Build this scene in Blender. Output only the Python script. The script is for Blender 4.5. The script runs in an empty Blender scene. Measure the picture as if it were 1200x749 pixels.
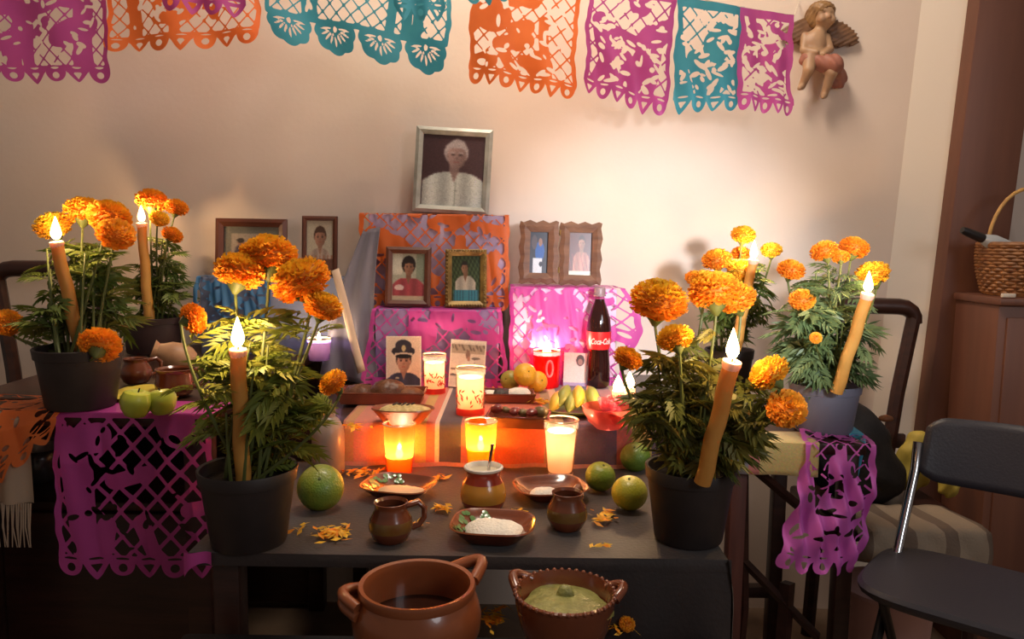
import bpy, bmesh, math, random
import numpy as np
from mathutils import Vector, Matrix, Euler

# ------------------------------------------------------------------ camera, world, room lights, exposure
scene = bpy.context.scene
col = scene.collection
CAM = Vector((0.0, -2.2, 1.09)); FPX = 900.0; PITCH = 6.0; ROLL = 0.8
cam_data = bpy.data.cameras.new('camera'); cam_data.sensor_width = 36.0; cam_data.lens = 36.0 * FPX / 1200.0
cam_data.clip_start = 0.02
cam = bpy.data.objects.new('camera', cam_data); col.objects.link(cam)
RM = (Matrix.Rotation(math.radians(90 - PITCH), 4, 'X') @ Matrix.Rotation(math.radians(ROLL), 4, 'Z'))
cam.matrix_world = Matrix.Translation(CAM) @ RM
scene.camera = cam

world = bpy.data.worlds.new('world'); scene.world = world; world.use_nodes = True
world.node_tree.nodes['Background'].inputs[0].default_value = (1.0, 0.80, 0.66, 1)
world.node_tree.nodes['Background'].inputs[1].default_value = 0.07

def lamp(name, kind, loc, energy, color, target=None, **kw):
    d = bpy.data.lights.new(name, kind); d.energy = energy; d.color = color
    for k, v in kw.items(): setattr(d, k, v)
    o = bpy.data.objects.new(name, d); col.objects.link(o); o.location = loc
    if target is not None:
        o.rotation_euler = (Vector(target) - Vector(loc)).to_track_quat('-Z', 'Y').to_euler()
    return o
# the bulb of the room, high up in front of the wall, and the torch beam that falls on the right half of the altar
lamp('room_bulb', 'AREA', (0.05, -0.75, 2.75), 16.0, (1.0, 0.84, 0.68), target=(0.0, 0.1, 1.5), shape='DISK', size=0.6)
lamp('torch_beam', 'SPOT', (0.62, -2.05, 1.27), 86.0, (0.86, 0.92, 1.0), target=(0.40, 0.0, 0.97),
     spot_size=math.radians(32), spot_blend=0.85, shadow_soft_size=0.07)
lamp('right_fill_light', 'AREA', (1.55, -2.9, 1.75), 5.5, (0.92, 0.95, 1.0), target=(0.75, -0.5, 0.75), shape='DISK', size=0.8)  # added soft cool light from the right front, no doorway built
vs = scene.view_settings
vs.view_transform = 'Standard'; vs.look = 'None'; vs.gamma = 1.0; vs.use_curve_mapping = False
vs.exposure = 1.0

# ------------------------------------------------------------------ helpers
WALL_D = 2.2
def ray(px, py):
    return (RM.to_3x3() @ Vector(((px - 600) / FPX, (374.5 - py) / FPX, -1.0)))
def at(px, py, d):
    r = ray(px, py); return CAM + r * (d / r.y)
def on(px, py, z):
    r = ray(px, py); return CAM + r * ((z - CAM.z) / r.z)
def stand(px, py, z, r=0.0):           # the foot of a round thing whose front lower edge shows at that point
    p = on(px, py, z); p.y += r; p.x += r * p.x / max(0.3, (p.y - CAM.y)); return p
def D(p): return p.y - CAM.y
def pix(p):
    q = RM.to_3x3().transposed() @ (Vector(p) - CAM); return 600 - q.x / q.z * FPX, 374.5 + q.y / q.z * FPX
def lin(c):
    c = np.asarray(c, float) / 255.0
    return tuple(np.where(c <= 0.04045, c / 12.92, ((c + 0.055) / 1.055) ** 2.4))
def rgba(c): return tuple(lin(c)) + (1.0,)

MATS = {}
def mat(name, c, rough=0.55, metal=0.0, spec=0.5, noise=None, c2=None, bump=None, vcol=False, transl=0.0, coat=0.0, sheen=0.0, stretch=None):
    if name in MATS: return MATS[name]
    m = bpy.data.materials.new(name); m.use_nodes = True; MATS[name] = m
    nt = m.node_tree; n = nt.nodes; L = nt.links
    b = n['Principled BSDF']; out = n['Material Output']
    b.inputs['Roughness'].default_value = rough; b.inputs['Metallic'].default_value = metal
    b.inputs['Specular IOR Level'].default_value = spec; b.inputs['Coat Weight'].default_value = coat
    b.inputs['Sheen Weight'].default_value = sheen
    csock = None
    tc = n.new('ShaderNodeTexCoord'); co = tc.outputs['Object']
    if stretch:
        mp = n.new('ShaderNodeMapping'); mp.inputs['Scale'].default_value = stretch; L.new(co, mp.inputs[0]); co = mp.outputs[0]
    if vcol:
        a = n.new('ShaderNodeAttribute'); a.attribute_name = 'tint'; csock = a.outputs['Color']
        if noise:
            t = n.new('ShaderNodeTexNoise'); t.inputs['Scale'].default_value = noise; t.inputs['Detail'].default_value = 4; L.new(co, t.inputs['Vector'])
            mx = n.new('ShaderNodeMix'); mx.data_type = 'RGBA'; mx.blend_type = 'MULTIPLY'; mx.inputs[0].default_value = 0.5
            L.new(csock, mx.inputs[6]); L.new(t.outputs['Color'], mx.inputs[7]); csock = mx.outputs[2]
    elif noise:
        t = n.new('ShaderNodeTexNoise'); t.inputs['Scale'].default_value = noise; t.inputs['Detail'].default_value = 5; L.new(co, t.inputs['Vector'])
        rp = n.new('ShaderNodeValToRGB'); rp.color_ramp.elements[0].position = 0.32; rp.color_ramp.elements[1].position = 0.68
        rp.color_ramp.elements[0].color = rgba(c); rp.color_ramp.elements[1].color = rgba(c2 or c)
        L.new(t.outputs['Fac'], rp.inputs[0]); csock = rp.outputs[0]
    if csock: L.new(csock, b.inputs['Base Color'])
    else: b.inputs['Base Color'].default_value = rgba(c)
    if bump:
        t2 = n.new('ShaderNodeTexNoise'); t2.inputs['Scale'].default_value = bump[0]; t2.inputs['Detail'].default_value = 4; L.new(co, t2.inputs['Vector'])
        bp = n.new('ShaderNodeBump'); bp.inputs['Strength'].default_value = bump[1]; bp.inputs['Distance'].default_value = 0.004
        L.new(t2.outputs['Fac'], bp.inputs['Height']); L.new(bp.outputs[0], b.inputs['Normal'])
    if transl:
        tr = n.new('ShaderNodeBsdfTranslucent'); mxs = n.new('ShaderNodeMixShader'); mxs.inputs[0].default_value = transl
        if csock: L.new(csock, tr.inputs[0])
        else: tr.inputs[0].default_value = rgba(c)
        L.new(b.outputs[0], mxs.inputs[1]); L.new(tr.outputs[0], mxs.inputs[2]); L.new(mxs.outputs[0], out.inputs[0])
    return m
def glass(name, tint, haze=0.0, gloss=0.08, hazecol=None):
    if name in MATS: return MATS[name]
    m = bpy.data.materials.new(name); m.use_nodes = True; MATS[name] = m
    nt = m.node_tree; n = nt.nodes; L = nt.links; n.remove(n['Principled BSDF']); out = n['Material Output']
    tp = n.new('ShaderNodeBsdfTransparent'); tp.inputs[0].default_value = rgba(tint)
    gl = n.new('ShaderNodeBsdfGlossy'); gl.inputs['Roughness'].default_value = 0.08
    tl = n.new('ShaderNodeBsdfTranslucent'); tl.inputs[0].default_value = rgba(hazecol or tint)
    m1 = n.new('ShaderNodeMixShader'); m1.inputs[0].default_value = haze; L.new(tp.outputs[0], m1.inputs[1]); L.new(tl.outputs[0], m1.inputs[2])
    lw = n.new('ShaderNodeLayerWeight'); lw.inputs['Blend'].default_value = 0.25
    ad = n.new('ShaderNodeMath'); ad.operation = 'MULTIPLY_ADD'; ad.inputs[1].default_value = 0.45; ad.inputs[2].default_value = gloss * 0.4
    L.new(lw.outputs['Fresnel'], ad.inputs[0])
    m2 = n.new('ShaderNodeMixShader'); L.new(ad.outputs[0], m2.inputs[0]); L.new(m1.outputs[0], m2.inputs[1]); L.new(gl.outputs[0], m2.inputs[2])
    L.new(m2.outputs[0], out.inputs[0]); return m
def flame_mat():
    m = bpy.data.materials.new('flame'); m.use_nodes = True; nt = m.node_tree; n = nt.nodes; L = nt.links
    n.remove(n['Principled BSDF']); tp = n.new('ShaderNodeBsdfTransparent'); em = n.new('ShaderNodeEmission'); ad = n.new('ShaderNodeAddShader')
    em.inputs[0].default_value = (1.0, 0.66, 0.24, 1); em.inputs[1].default_value = 7.0
    L.new(tp.outputs[0], ad.inputs[0]); L.new(em.outputs[0], ad.inputs[1]); L.new(ad.outputs[0], n['Material Output'].inputs[0])
    try: m.cycles.emission_sampling = 'NONE'
    except Exception: pass
    return m
FLAME = flame_mat()

class MB:
    def __init__(s): s.v = []; s.f = []; s.c = []; s.has = False
    def add(s, vf, mtx=None, c=None):
        vs_, fs = vf; o = len(s.v)
        s.v += [tuple(mtx @ Vector(p)) if mtx is not None else tuple(p) for p in vs_]
        s.f += [tuple(i + o for i in f) for f in fs]
        if c is not None: s.has = True
        if c is not None and not isinstance(c, list): s.c += [c] * len(fs)
        elif c is not None: s.c += c
        else: s.c += [(1, 1, 1)] * len(fs)
        return s
    def mesh(s, name, smooth=True, angle=40):
        me = bpy.data.meshes.new(name); me.from_pydata(s.v, [], s.f); me.update()
        if s.has:
            a = me.color_attributes.new('tint', 'FLOAT_COLOR', 'CORNER')
            cnt = np.array([len(f) for f in s.f]); cc = np.repeat(np.array(s.c, float).reshape(-1, 3), cnt, axis=0)
            buf = np.ones((len(cc), 4), np.float32); buf[:, :3] = cc; a.data.foreach_set('color', buf.ravel())
        if smooth:
            me.polygons.foreach_set('use_smooth', [True] * len(me.polygons))
            if angle < 180: me.set_sharp_from_angle(angle=math.radians(angle))
        return me
    def build(s, name, m, parent=None, smooth=True, angle=40, label=None, kind=None):
        return link(name, s.mesh(name, smooth, angle), m, parent, label, kind)
def link(name, me, m, parent=None, label=None, kind=None):
    if m is not None and not me.materials: me.materials.append(m)
    o = bpy.data.objects.new(name, me); col.objects.link(o)
    if parent is not None: o.parent = parent
    if label: o['label'] = label
    if kind: o['kind'] = kind
    return o
def rebase(o):                                     # put the origin of a mesh at the middle of its base
    me = o.data; n = len(me.vertices); a = np.empty(n * 3, np.float32); me.vertices.foreach_get('co', a); a = a.reshape(-1, 3)
    c = (a.min(0) + a.max(0)) / 2; c[2] = a[:, 2].min(); a -= c; me.vertices.foreach_set('co', a.ravel()); me.update()
    o.location = Vector(c.tolist()) + o.location; return o
def tag(o, label, cat, group=None, kind=None):
    o['label'] = label; o['category'] = cat
    if group: o['group'] = group
    if kind: o['kind'] = kind
    return o
def thing(name, label, cat, loc, rot=(0, 0, 0), group=None):
    o = bpy.data.objects.new(name, None); o.empty_display_size = 0.03; col.objects.link(o)
    o.location = loc; o.rotation_euler = rot; return tag(o, label, cat, group)
def struct(o): o['kind'] = 'structure'; return o

def boxv(x0, x1, y0, y1, z0, z1, bev=0.0, seg=2):
    bm = bmesh.new(); bmesh.ops.create_cube(bm, size=1.0)
    for v in bm.verts: v.co = Vector((x0 + (v.co.x + .5) * (x1 - x0), y0 + (v.co.y + .5) * (y1 - y0), z0 + (v.co.z + .5) * (z1 - z0)))
    if bev: bmesh.ops.bevel(bm, geom=bm.edges[:], offset=bev, segments=seg, affect='EDGES', profile=0.5)
    bm.verts.index_update(); r = ([tuple(v.co) for v in bm.verts], [tuple(v.index for v in f.verts) for f in bm.faces]); bm.free(); return r
def lathe(prof, seg=28, shape=None):               # prof: (radius, z) from bottom to top; shape(angle) scales the radius
    vs_ = []; fs = []; rows = []
    for r, z in prof:
        if r < 1e-6: rows.append([len(vs_)]); vs_.append((0, 0, z))
        else:
            rows.append(list(range(len(vs_), len(vs_) + seg)))
            for i in range(seg):
                t = 2 * math.pi * i / seg; k = shape(t) if shape else 1.0
                vs_.append((r * k * math.cos(t), r * k * math.sin(t), z))
    for a, b in zip(rows, rows[1:]):
        for i in range(seg):
            j = (i + 1) % seg
            if len(a) == 1 and len(b) == 1: break
            if len(a) == 1: fs.append((a[0], b[j], b[i]))
            elif len(b) == 1: fs.append((a[i], a[j], b[0]))
            else: fs.append((a[i], a[j], b[j], b[i]))
    return vs_, fs
def squarish(n=3.2, asp=1.0):
    def f(t):
        return (abs(math.cos(t)) ** n + abs(math.sin(t) / asp) ** n) ** (-1.0 / n)
    return f
def tube(pts, rad, seg=8, cap=True, flat=1.0):
    pts = [Vector(p) for p in pts]; n = len(pts); rad = rad if isinstance(rad, (list, tuple)) else [rad] * n
    vs_ = []; fs = []; prev = None
    for i, p in enumerate(pts):
        t = (pts[min(i + 1, n - 1)] - pts[max(i - 1, 0)]).normalized()
        if prev is None:
            prev = t.cross(Vector((0, 0, 1)) if abs(t.z) < 0.9 else Vector((0, 1, 0))).normalized()
        u = (prev - t * prev.dot(t)).normalized(); w = t.cross(u); prev = u
        for k in range(seg):
            a = 2 * math.pi * k / seg; vs_.append(tuple(p + (u * math.cos(a) * flat + w * math.sin(a)) * rad[i]))
    for i in range(n - 1):
        for k in range(seg):
            k2 = (k + 1) % seg; fs.append((i * seg + k, i * seg + k2, (i + 1) * seg + k2, (i + 1) * seg + k))
    if cap: fs.append(tuple(range(seg))[::-1]); fs.append(tuple((n - 1) * seg + k for k in range(seg)))
    return vs_, fs
def sphere(r, seg=20, rings=12, sz=1.0, fn=None):
    return lathe([(max(0, r * math.sin(math.pi * i / rings)) if 0 < i < rings else 0, -r * sz * math.cos(math.pi * i / rings)) for i in range(rings + 1)], seg, fn)
def bez(p0, p1, p2, n=8):
    p0, p1, p2 = Vector(p0), Vector(p1), Vector(p2)
    return [p0 * (1 - t) ** 2 + p1 * 2 * t * (1 - t) + p2 * t * t for t in [i / (n - 1) for i in range(n)]]
def T(x=0, y=0, z=0): return Matrix.Translation((x, y, z))
def R(ax, deg): return Matrix.Rotation(math.radians(deg), 4, ax)
def S(x, y=None, z=None): return Matrix.Diagonal((x, x if y is None else y, x if z is None else z, 1))
def grid(nu, nv, fn):                               # a sheet from fn(u, v), u and v from 0 to 1
    vs_ = [tuple(fn(i / nu, j / nv)) for j in range(nv + 1) for i in range(nu + 1)]
    fs = [(j * (nu + 1) + i, j * (nu + 1) + i + 1, (j + 1) * (nu + 1) + i + 1, (j + 1) * (nu + 1) + i) for j in range(nv) for i in range(nu)]
    return vs_, fs
def thick(o, t, off=0.0):
    md = o.modifiers.new('thickness', 'SOLIDIFY'); md.thickness = t; md.offset = off; return o

def surfnet(fn, lo, hi, step):                      # smooth skin around a field that is positive inside
    ax = [np.arange(lo[i], hi[i] + step, step) for i in range(3)]
    X, Y, Z = np.meshgrid(*ax, indexing='ij'); F = fn(X, Y, Z); ins = F > 0
    nx, ny, nz = F.shape; acc = np.zeros((nx - 1, ny - 1, nz - 1, 3)); cnt = np.zeros((nx - 1, ny - 1, nz - 1))
    for d in range(3):
        sl0 = [slice(None)] * 3; sl1 = [slice(None)] * 3; sl0[d] = slice(0, -1); sl1[d] = slice(1, None)
        f0, f1 = F[tuple(sl0)], F[tuple(sl1)]; cr = (f0 > 0) != (f1 > 0); t = np.where(cr, f0 / np.where(cr, f0 - f1, 1), 0)
        P = [X[tuple(sl0)].copy(), Y[tuple(sl0)].copy(), Z[tuple(sl0)].copy()]; P[d] = P[d] + t * step
        o = [k for k in range(3) if k != d]
        for a in (0, 1):
            for b in (0, 1):
                s = [slice(None)] * 3
                s[o[0]] = slice(a, F.shape[o[0]] - 1 + a); s[o[1]] = slice(b, F.shape[o[1]] - 1 + b); s = tuple(s)
                c = cr[s]; cnt += c
                for k in range(3): acc[..., k] += np.where(c, P[k][s], 0)
    idx = -np.ones(cnt.shape, int); use = cnt > 0; idx[use] = np.arange(use.sum()); V = acc[use] / cnt[use][:, None]
    fs = []
    for d in range(3):
        sl0 = [slice(1, -1)] * 3; sl1 = [slice(1, -1)] * 3; sl0[d] = slice(0, -1); sl1[d] = slice(1, None)
        f0, f1 = ins[tuple(sl0)], ins[tuple(sl1)]
        o = [(d + 1) % 3, (d + 2) % 3]
        for e in np.argwhere(f0 != f1):
            g = e.copy(); g[o[0]] += 1; g[o[1]] += 1
            def cell(a, b):
                q = g.copy(); q[o[0]] -= a; q[o[1]] -= b; return int(idx[tuple(q)])
            q = (cell(1, 1), cell(0, 1), cell(0, 0), cell(1, 0))
            if min(q) < 0: continue
            fs.append(q if f0[tuple(e)] else q[::-1])
    return [tuple(p) for p in V], fs
def smax(a, b, k=0.006):
    h = np.clip(0.5 + 0.5 * (a - b) / k, 0, 1); return b + (a - b) * h + k * h * (1 - h)
def fell(X, Y, Z, c, r, ang=0.0):                   # ellipsoid field, turned by ang in the xz plane
    dx, dy, dz = X - c[0], Y - c[1], Z - c[2]; ca, sa = math.cos(ang), math.sin(ang)
    u = dx * ca + dz * sa; w = -dx * sa + dz * ca
    return (1 - np.sqrt((u / r[0]) ** 2 + (dy / r[1]) ** 2 + (w / r[2]) ** 2)) * min(r)
def fcap(X, Y, Z, a, b, ra, rb):
    a = np.array(a); b = np.array(b); d = b - a; l2 = (d * d).sum()
    t = np.clip(((X - a[0]) * d[0] + (Y - a[1]) * d[1] + (Z - a[2]) * d[2]) / l2, 0, 1)
    return ra + (rb - ra) * t - np.sqrt((X - a[0] - t * d[0]) ** 2 + (Y - a[1] - t * d[1]) ** 2 + (Z - a[2] - t * d[2]) ** 2)

# ------------------------------------------------------------------ materials
W_WALL = mat('wall_plaster', (230, 210, 194), 0.85, noise=2.2, c2=(222, 200, 182), bump=(60, 0.12))
W_TRIM = mat('pale_plaster', (230, 214, 196), 0.8, bump=(40, 0.1))
FLOORM = mat('floor_concrete', (150, 124, 100), 0.6, noise=6, c2=(118, 96, 78), bump=(30, 0.2))
BROWN = mat('brown_panel', (112, 70, 52), 0.5, noise=3, c2=(96, 58, 44), stretch=(6, 6, 0.6))
DARKWOOD = mat('dark_wood', (62, 34, 26), 0.38, noise=7, c2=(44, 24, 19), stretch=(1, 8, 8), bump=(40, 0.08))
REDWOOD = mat('reddish_wood', (96, 52, 42), 0.45, noise=7, c2=(78, 40, 34), stretch=(8, 8, 1))
TABLETOP = mat('black_table_cloth', (46, 32, 29), 0.62, noise=25, c2=(38, 27, 25), bump=(160, 0.15), sheen=0.2)
BLACKCLOTH = mat('black_cloth', (20, 17, 18), 0.75, noise=20, c2=(27, 22, 25), bump=(120, 0.3))
CLAY = mat('orange_clay_glaze', (152, 86, 50), 0.28, noise=9, c2=(128, 66, 38), coat=0.35, bump=(18, 0.08))
CLAYDARK = mat('brown_clay_glaze', (130, 70, 42), 0.22, noise=11, c2=(100, 50, 32), coat=0.5, bump=(18, 0.08))
CLAYRAW = mat('red_clay', (150, 78, 52), 0.5, noise=14, c2=(122, 60, 40))
BLACKPOT = mat('black_pot_plastic', (44, 35, 34), 0.55, noise=30, c2=(38, 30, 29))
GREYPOT = mat('grey_pot_plastic', (104, 102, 116), 0.5)
BROWNPOT = mat('brown_pot_plastic', (62, 42, 40), 0.5)
SOIL = mat('potting_soil', (46, 34, 26), 0.95, noise=60, c2=(28, 20, 16), bump=(120, 0.8))
PETAL = mat('marigold_petal', (255, 160, 20), 0.6, vcol=True, transl=0.3)
LEAF = mat('marigold_leaf', (90, 110, 40), 0.5, vcol=True, transl=0.25)
STEM = mat('plant_stem', (86, 94, 44), 0.6)
TALLOW = mat('yellow_wax', (232, 172, 88), 0.4, noise=14, c2=(216, 152, 70), transl=0.3)
WICK = mat('burnt_wick', (30, 22, 18), 0.9)
WAXWHITE = mat('white_wax', (255, 232, 216), 0.4, transl=0.55)
WAXPINK = mat('pink_wax', (250, 176, 160), 0.4, transl=0.5)
SALT = mat('white_salt', (240, 234, 222), 0.8, bump=(220, 0.8))
MASA = mat('brown_mole', (112, 66, 34), 0.45, noise=40, c2=(82, 44, 22), bump=(70, 0.9))
MOLEGREEN = mat('green_mole', (150, 148, 84), 0.5, noise=60, c2=(116, 116, 58), bump=(90, 0.9))
SILVERFRAME = mat('silver_frame', (190, 188, 176), 0.4, metal=0.15, noise=20, c2=(146, 144, 132))
GOLDFRAME = mat('antique_gold', (150, 122, 62), 0.4, metal=0.35, noise=40, c2=(104, 80, 40))
WOODFRAME = mat('carved_wood_frame', (130, 88, 62), 0.5, noise=16, c2=(100, 64, 46), stretch=(1, 1, 5))
BROWNFRAME = mat('brown_wood_frame', (104, 58, 40), 0.35, noise=16, c2=(84, 44, 30))
PRINT = mat('photo_print', (255, 255, 255), 0.35, vcol=True)
PRINTM = mat('printed_matter', (255, 255, 255), 0.5, vcol=True)
CLOTHV = mat('woven_cloth', (255, 255, 255), 0.8, vcol=True, noise=240, bump=(400, 0.25), sheen=0.2)
LAVENDER = mat('lavender_satin', (112, 106, 118), 0.5, sheen=0.2)
PANE = glass('frame_pane', (250, 250, 250), 0.0, 0.05)
CLEAR = glass('clear_glass', (252, 246, 236), 0.06, 0.12, (255, 240, 220))
AMBER = glass('amber_glass', (255, 176, 84), 0.34, 0.10, (255, 150, 56))
YELLOWG = glass('yellow_glass', (255, 204, 84), 0.34, 0.10, (255, 186, 50))
CHROME = mat('chrome', (200, 200, 205), 0.18, metal=1.0)
BLACKMETAL = mat('black_metal', (30, 28, 30), 0.4, metal=0.3)
BLACKVINYL = mat('black_chair_plastic', (52, 50, 58), 0.42, bump=(200, 0.15))
STRING = mat('cotton_string', (206, 190, 170), 0.8)
WICKER = mat('wicker', (156, 104, 58), 0.55, noise=60, c2=(112, 70, 38), coat=0.1)
def paper(name, c, c2, tr=0.35): return mat(name, c, 0.5, noise=10, c2=c2, transl=tr)
PINKP = paper('magenta_paper', (216, 84, 172), (202, 72, 162))
PURPLEP = paper('purple_paper', (198, 86, 158), (184, 76, 150))
ORANGEP = paper('orange_paper', (244, 128, 62), (234, 114, 52))
TEALP = paper('teal_paper', (70, 156, 174), (58, 144, 168))
LILACP = paper('lilac_pink_paper', (226, 112, 206), (212, 98, 196), .2)
BLUEP = paper('blue_paper', (84, 138, 182), (72, 124, 172))

# ------------------------------------------------------------------ the room
y = lambda d: CAM.y + d
struct(MB().add(boxv(-3.2, 3.2, 0.0, 0.12, 0, 2.9)).build('wall_back', W_WALL, smooth=False))
struct(MB().add(boxv(-3.2, 3.2, -3.6, 0.12, -0.08, 0.0)).build('floor', FLOORM, smooth=False))
# pale strip of wall beside the brown panel, its shape turned a little to be lit more
eA, eB = at(1148, 0, 2.11), at(1104, 345, 2.11); LEAN = math.atan((eA.x - eB.x) / (eA.z - eB.z)); EX = eB.x - (eB.z) * math.tan(LEAN)
trim = struct(MB().add(([(-.075, .0, 0), (.04, -.035, 0), (.04, .0, 0), (-.075, .0, 2.9), (.04, -.035, 2.9), (.04, .0, 2.9)],
                        [(0, 1, 4, 3), (1, 2, 5, 4), (0, 3, 5, 2), (3, 4, 5), (0, 2, 1)])).build('trim_1', W_TRIM, smooth=False))
trim.location = (EX - 0.034, -0.001, 0.001); trim.rotation_euler = (0, LEAN, 0)
pl = struct(MB().add(boxv(0, 0.165, -0.09, -0.001, 0, 2.9, 0.004)).build('trim_2', BROWN, smooth=True))
pl.location = (EX, 0, 0.0); pl.rotation_euler = (0, LEAN, 0)
# brown cupboard that carries the basket
ledge_z = at(1150, 348, 1.93).z
cx0 = at(1094, 430, 2.19).x
cb = thing('brown_cupboard', 'plain brown wooden cupboard with a flat top carrying the wicker basket', 'cupboard', (cx0, y(1.9), 0))
MB().add(boxv(0, 0.9, 0.015, 0.205, 0.0, ledge_z - 0.02, 0.003)).build('body', BROWN, cb)
MB().add(boxv(-0.008, 0.91, 0.0, 0.205, ledge_z - 0.02, ledge_z, 0.005)).build('top', BROWN, cb)
MB().add(boxv(0.02, 0.42, 0.008, 0.016, 0.08, ledge_z - 0.05, 0.003)).build('door', BROWN, cb)
MB().add(boxv(0.44, 0.88, 0.008, 0.016, 0.08, ledge_z - 0.05, 0.003)).build('door', BROWN, cb)

# ------------------------------------------------------------------ tables and steps
ZT, ZS, ZL, ZR, ZB = 0.62, 0.71, 0.774, 0.68, 0.515
t = thing('altar_table', 'low dark wooden table under the front row of offerings', 'table', (-0.09, y(1.35), 0))
MB().add(boxv(-0.38, 0.41, -0.25, 0.835, ZT - 0.022, ZT - 0.002, 0.004)).build('tabletop', DARKWOOD, t)
for sx in (-0.34, 0.37):
    for sy in (-0.21, 0.80): MB().add(boxv(sx - .02, sx + .02, sy - .02, sy + .02, 0, ZT - 0.022, 0.003)).build('leg', DARKWOOD, t)
MB().add(boxv(-0.12, -0.09, -0.23, -0.19, 0, ZT - 0.022, 0.003)).build('leg', DARKWOOD, t)
# dark cloth lying on the table, falling over its right front corner
def cloth_top(u, v):
    x = -0.475 + u * (0.325 + 0.475); d = 1.094 + v * 1.09
    return (x, y(d), ZT + 0.0012 * math.sin(x * 23 + d * 9) * math.sin(d * 14) + 0.0014)
tc_ = MB().add(grid(40, 30, cloth_top))
def cloth_fall(u, v):
    x = 0.085 + u * 0.245; k = 1 - v
    yy = 1.093 - 0.010 * (1 - (v) ** 3) - 0.012 * k * (0.5 + 0.5 * math.sin(u * 15 + 1)) ; zz = ZT + 0.0014 - 0.30 * k
    if v > 0.999: yy = 1.094; zz = ZT + 0.0014
    return (x, y(yy), zz)
def cloth_side(u, v):
    k = 1 - v
    return (0.325 + (0.008 + 0.010 * math.sin(u * 17)) * min(1, k * 5), y(1.085 + u * 0.45), ZT + 0.0014 - 0.30 * k)
tc_.add(grid(30, 14, cloth_fall)).add(grid(20, 12, cloth_side))
tc_.add(grid(60, 3, lambda u, v: (-0.475 + 0.80 * u, y(1.094 - 0.004 * math.sin((1 - v) * 1.57)), ZT + 0.0014 - 0.018 * (1 - v))))
tag(rebase(tc_.build('table_cover', TABLETOP, angle=60)), 'thin dark brown cover lying over the altar table', 'tablecloth')
# low front tier
t = thing('low_bench', 'low black bench in front of the altar table carrying two clay cooking pots', 'bench', (-0.15, y(1.0), 0))
MB().add(boxv(-0.32, 0.46, -0.19, 0.062, ZB - 0.03, ZB, 0.006)).build('seat', BLACKCLOTH, t)
for sx in (-0.28, 0.42):
    for sy in (-0.15, 0.03): MB().add(boxv(sx - .02, sx + .02, sy - .02, sy + .02, 0, ZB - 0.03, 0.003)).build('leg', BLACKCLOTH, t)
# raised step behind, under a striped cloth
st = MB().add(boxv(-0.47, 0.415, y(1.56), y(2.185), ZT + 0.006, ZS - 0.004, 0.003))
tag(rebase(st.build('step_board', DARKWOOD)), 'dark wooden step raised on the altar table under the striped cloth', 'step')
def stripe(x):
    p = 600 + x / 1.55 * 900
    for lim, c in ((402, (196, 120, 92)), (414, (214, 150, 96)), (487, (230, 138, 116)), (498, (214, 172, 96)), (510, (222, 122, 98)), (514, (240, 214, 190)), (541, (92, 78, 88)),
                   (548, (220, 124, 104)), (640, (228, 112, 80)), (655, (196, 150, 110)), (664, (230, 190, 150)), (728, (104, 86, 110)), (745, (196, 112, 104)), (770, (216, 178, 100)), (2000, (110, 84, 100))):
        if p < lim: return lin(c)
def serape(x0, x1, hem, fold, lift=0.0):
    m = MB(); nx = max(6, int((x1 - x0) / 0.0045)); path = []
    for j in range(9): path.append((1.98 - j * 0.0525, ZS + 0.0015 + lift))
    path += [(1.553 - lift, ZS - 0.002 + lift)]
    for j in range(1, 11): path.append((1.549 - lift - 0.0006 * j, ZS - 0.004 - (ZS - hem) * j / 10))
    vs_ = []; fs = []; cs = []
    for j, (d, z) in enumerate(path):
        for i in range(nx + 1):
            x = x0 + (x1 - x0) * i / nx; k = max(0, j - 9) / 10
            vs_.append((x, y(d - k * fold * (0.5 + 0.5 * math.sin(x * 62 + 1.3))), z + 0.0008 * math.sin(x * 40 + d * 20) * (j > 9)))
    for j in range(len(path) - 1):
        for i in range(nx):
            a = j * (nx + 1) + i; fs.append((a, a + 1, a + nx + 2, a + nx + 1))
            c = stripe(x0 + (x1 - x0) * (i + .5) / nx)
            if j == len(path) - 2 and hem < 0.65: c = lin((226, 160, 140))
            cs.append(c)
    return m.add((vs_, fs), c=cs)
o = serape(-0.345, 0.30, ZT + 0.006, 0.008).build('striped_cloth', CLOTHV, angle=70)
tag(rebase(o), 'woven cloth striped in coral, orange, yellow and grey draped over the step', 'cloth')

# left table
t = thing('side_table', 'dark wooden table under the marigold pots, apples and hanging magenta paper', 'table', (-0.77, y(1.75), 0))
MB().add(boxv(-0.29, 0.235, -0.42, 0.44, ZL - 0.025, ZL, 0.004)).build('tabletop', DARKWOOD, t)
MB().add(boxv(-0.27, 0.215, -0.25, 0.40, 0.53, 0.55, 0.004)).build('shelf', DARKWOOD, t)
for sx in (-0.265, 0.21):
    for sy in (-0.395, 0.41): MB().add(boxv(sx - .022, sx + .022, sy - .022, sy + .022, 0, ZL - 0.025, 0.003)).build('leg', DARKWOOD, t)
MB().add(boxv(-0.24, 0.19, 0.40, 0.425, 0.02, ZL - 0.03, 0.003)).build('shade_back', DARKWOOD, t)  # added board that keeps the space under the table dark
MB().add(boxv(-0.275, -0.26, -0.37, 0.39, 0.02, ZL - 0.03, 0.003)).build('shade_side', DARKWOOD, t)  # added on the left for the same darkness underneath
MB().add(boxv(-0.25, 0.20, -0.26, -0.245, 0.02, 0.53, 0.003)).build('shade_front', DARKWOOD, t)  # added front board, darkens the space below the shelf
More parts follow.
